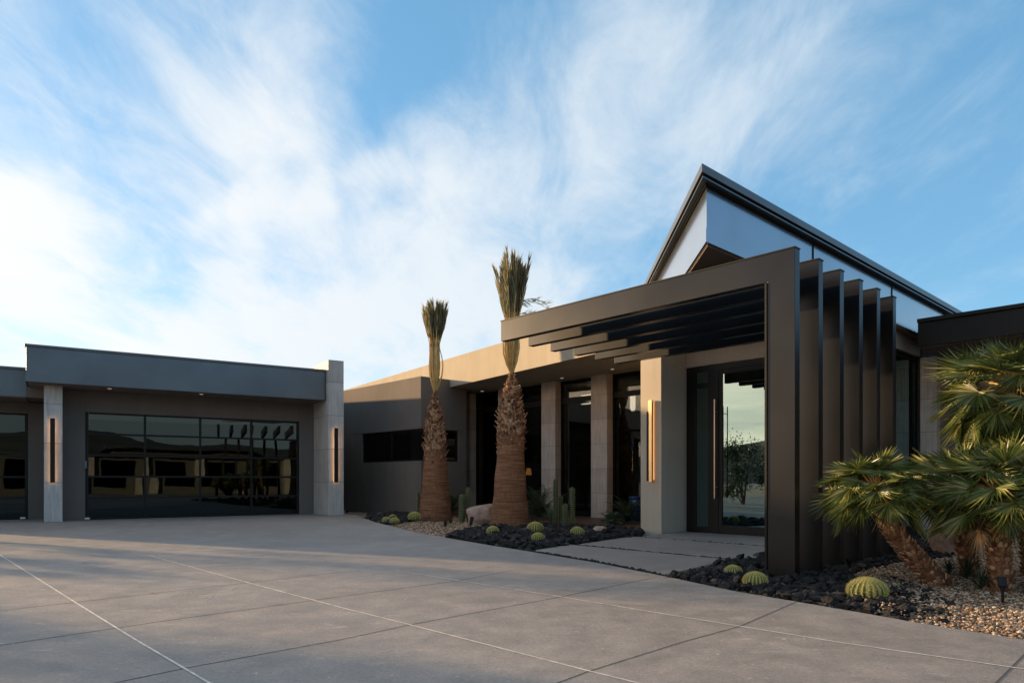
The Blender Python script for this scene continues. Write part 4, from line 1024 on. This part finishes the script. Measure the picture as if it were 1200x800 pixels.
# ------------------------------------------------------------------ off-frame surroundings that shade and mirror
def bush(x, y, r, h_, label, seed, n=1500, trunk=False):
    rr = random.Random(seed); t = tag(empty('desert_tree' if trunk else 'desert_shrub', (x, y, 0)), label, 'tree' if trunk else 'shrub')
    m = MB(); cl = [(rr.uniform(-.6, .6)*r, rr.uniform(-.6, .6)*r, h_*rr.uniform(.12 if not trunk else .5, .85), r*rr.uniform(.3, .55)) for _ in range(9)]
    for i in range(n):
        c = rr.choice(cl); v = Vector((rr.gauss(0, .45), rr.gauss(0, .45), rr.gauss(0, .4)))*c[3]
        p = Vector((x+c[0], y+c[1], c[2]))+v
        if p.z < .05: continue
        a = Vector((rr.gauss(0, 1), rr.gauss(0, 1), rr.gauss(0, 1))).normalized(); b = a.cross(Vector((rr.gauss(0, 1), rr.gauss(0, 1), 1))).normalized(); s_ = rr.uniform(.04, .08)
        m.add([p, p+a*s_+b*s_*.4, p+a*s_*2, p+a*s_-b*s_*.4], [(0, 1, 2, 3)])
    m.build('crown', M['shrub'], t)
    m = MB()
    for c in cl[:6]:
        m.tube([(x, y, -.1), (x+c[0]*.4, y+c[1]*.4, c[2]*.5), (x+c[0], y+c[1], c[2])], [.05 if not trunk else .09, .03, .012], 6)
    m.build('trunk', M['trunk'], t)
    return t
bush(-13.6, 12.3, .9, 2.1, 'rounded desert shrub beyond the left edge of the driveway', 61)
bush(-15.5, 14.6, .7, 2.0, 'upright desert shrub near the far garage corner', 62, 1100)
bush(-13.2, 9.3, 1.3, 3.1, 'wide desert shrub at the left edge of the driveway', 63, 3600)
bush(-17.5, 11.0, 1.5, 2.6, 'small desert tree beyond the left edge of the driveway', 64, 2600, True)

nb = tag(empty('neighbour_house', (17, -12, 0)), 'low neighbouring house across the driveway behind the viewer', 'house')
def NB(a, b): return (15+g2[0]*a+g1[0]*b, -10+g2[1]*a+g1[1]*b)
m = MB(); m.boxf(NB, -14, 14, -8, -.4, -.1, 2.9); m.boxf(NB, -4, 5, -8, -.3, 2.9, 3.5); m.build('wall', M['stucco_dark'], nb, bevel=.02)
m = MB(); m.boxf(NB, -14.6, 14.6, -8.5, .5, 2.92, 3.15); m.boxf(NB, -4.5, 5.5, -8.4, .9, 3.5, 3.75); m.build('roof', M['cap'], nb, bevel=.01)
for a0 in (-12, -8.6, -5.2, -1.4, 2.2, 6.2, 9.6):
    m = MB(); m.boxf(NB, a0, a0+2.2, -.41, -.36, .5, 2.6); wdw = m.build('window', M['blackflat'], nb)
    m = MB(); m.boxf(NB, a0+.06, a0+2.14, -.355, -.35, .56, 2.54); m.build('pane', M['glass_garage'], wdw)
for a0 in (-13.4, -9.6, -6.2, -2.4, 1.4, 5.3, 8.8, 12.4):
    m = MB(); m.boxf(NB, a0, a0+.5, -.35, .2, -.1, 2.91); m.build('column', M['travertine'], nb)

for i, (x, y, r_) in enumerate(((-27, 7, 3.0), (-29, 2.5, 3.2), (-27.5, -2, 2.8), (-30, -5.5, 2.8), (-26, -9.5, 2.3))):
    bush(x, y, r_, 3.0+.3*(i % 3), ['thick desert tree nearest the garage side of the far boundary', 'second desert tree along the far boundary', 'middle desert tree along the far boundary', 'broad fourth desert tree along the far boundary', 'last desert tree along the far boundary behind the viewer'][i], 70+i, 2600, True)['group'] = 'desert trees along the far boundary'

rocks('lava_rock', [Gd(*p) for p in [(1055, 724), (1110, 733), (1120, 700), (1060, 678), (1030, 672), (1060, 700)]], 130, .010, .034, M['lava'], 'stray black lava stones scattered on the near edge of the gravel', 'lava rock', zbase=-.015, jit=.5)
rocks('gravel', [Gd(*p) for p in [(1000, 714), (1062, 724), (1072, 705), (1040, 682), (1010, 680), (1020, 700)]], 160, .006, .016, M['pebble'], 'stray tan pebbles caught among the black lava rock', 'gravel', zbase=.012, jit=.2)
bush(-17.2, 16.0, 1.2, 4.2, 'loose desert tree just past the far garage corner', 90, 1500, True)
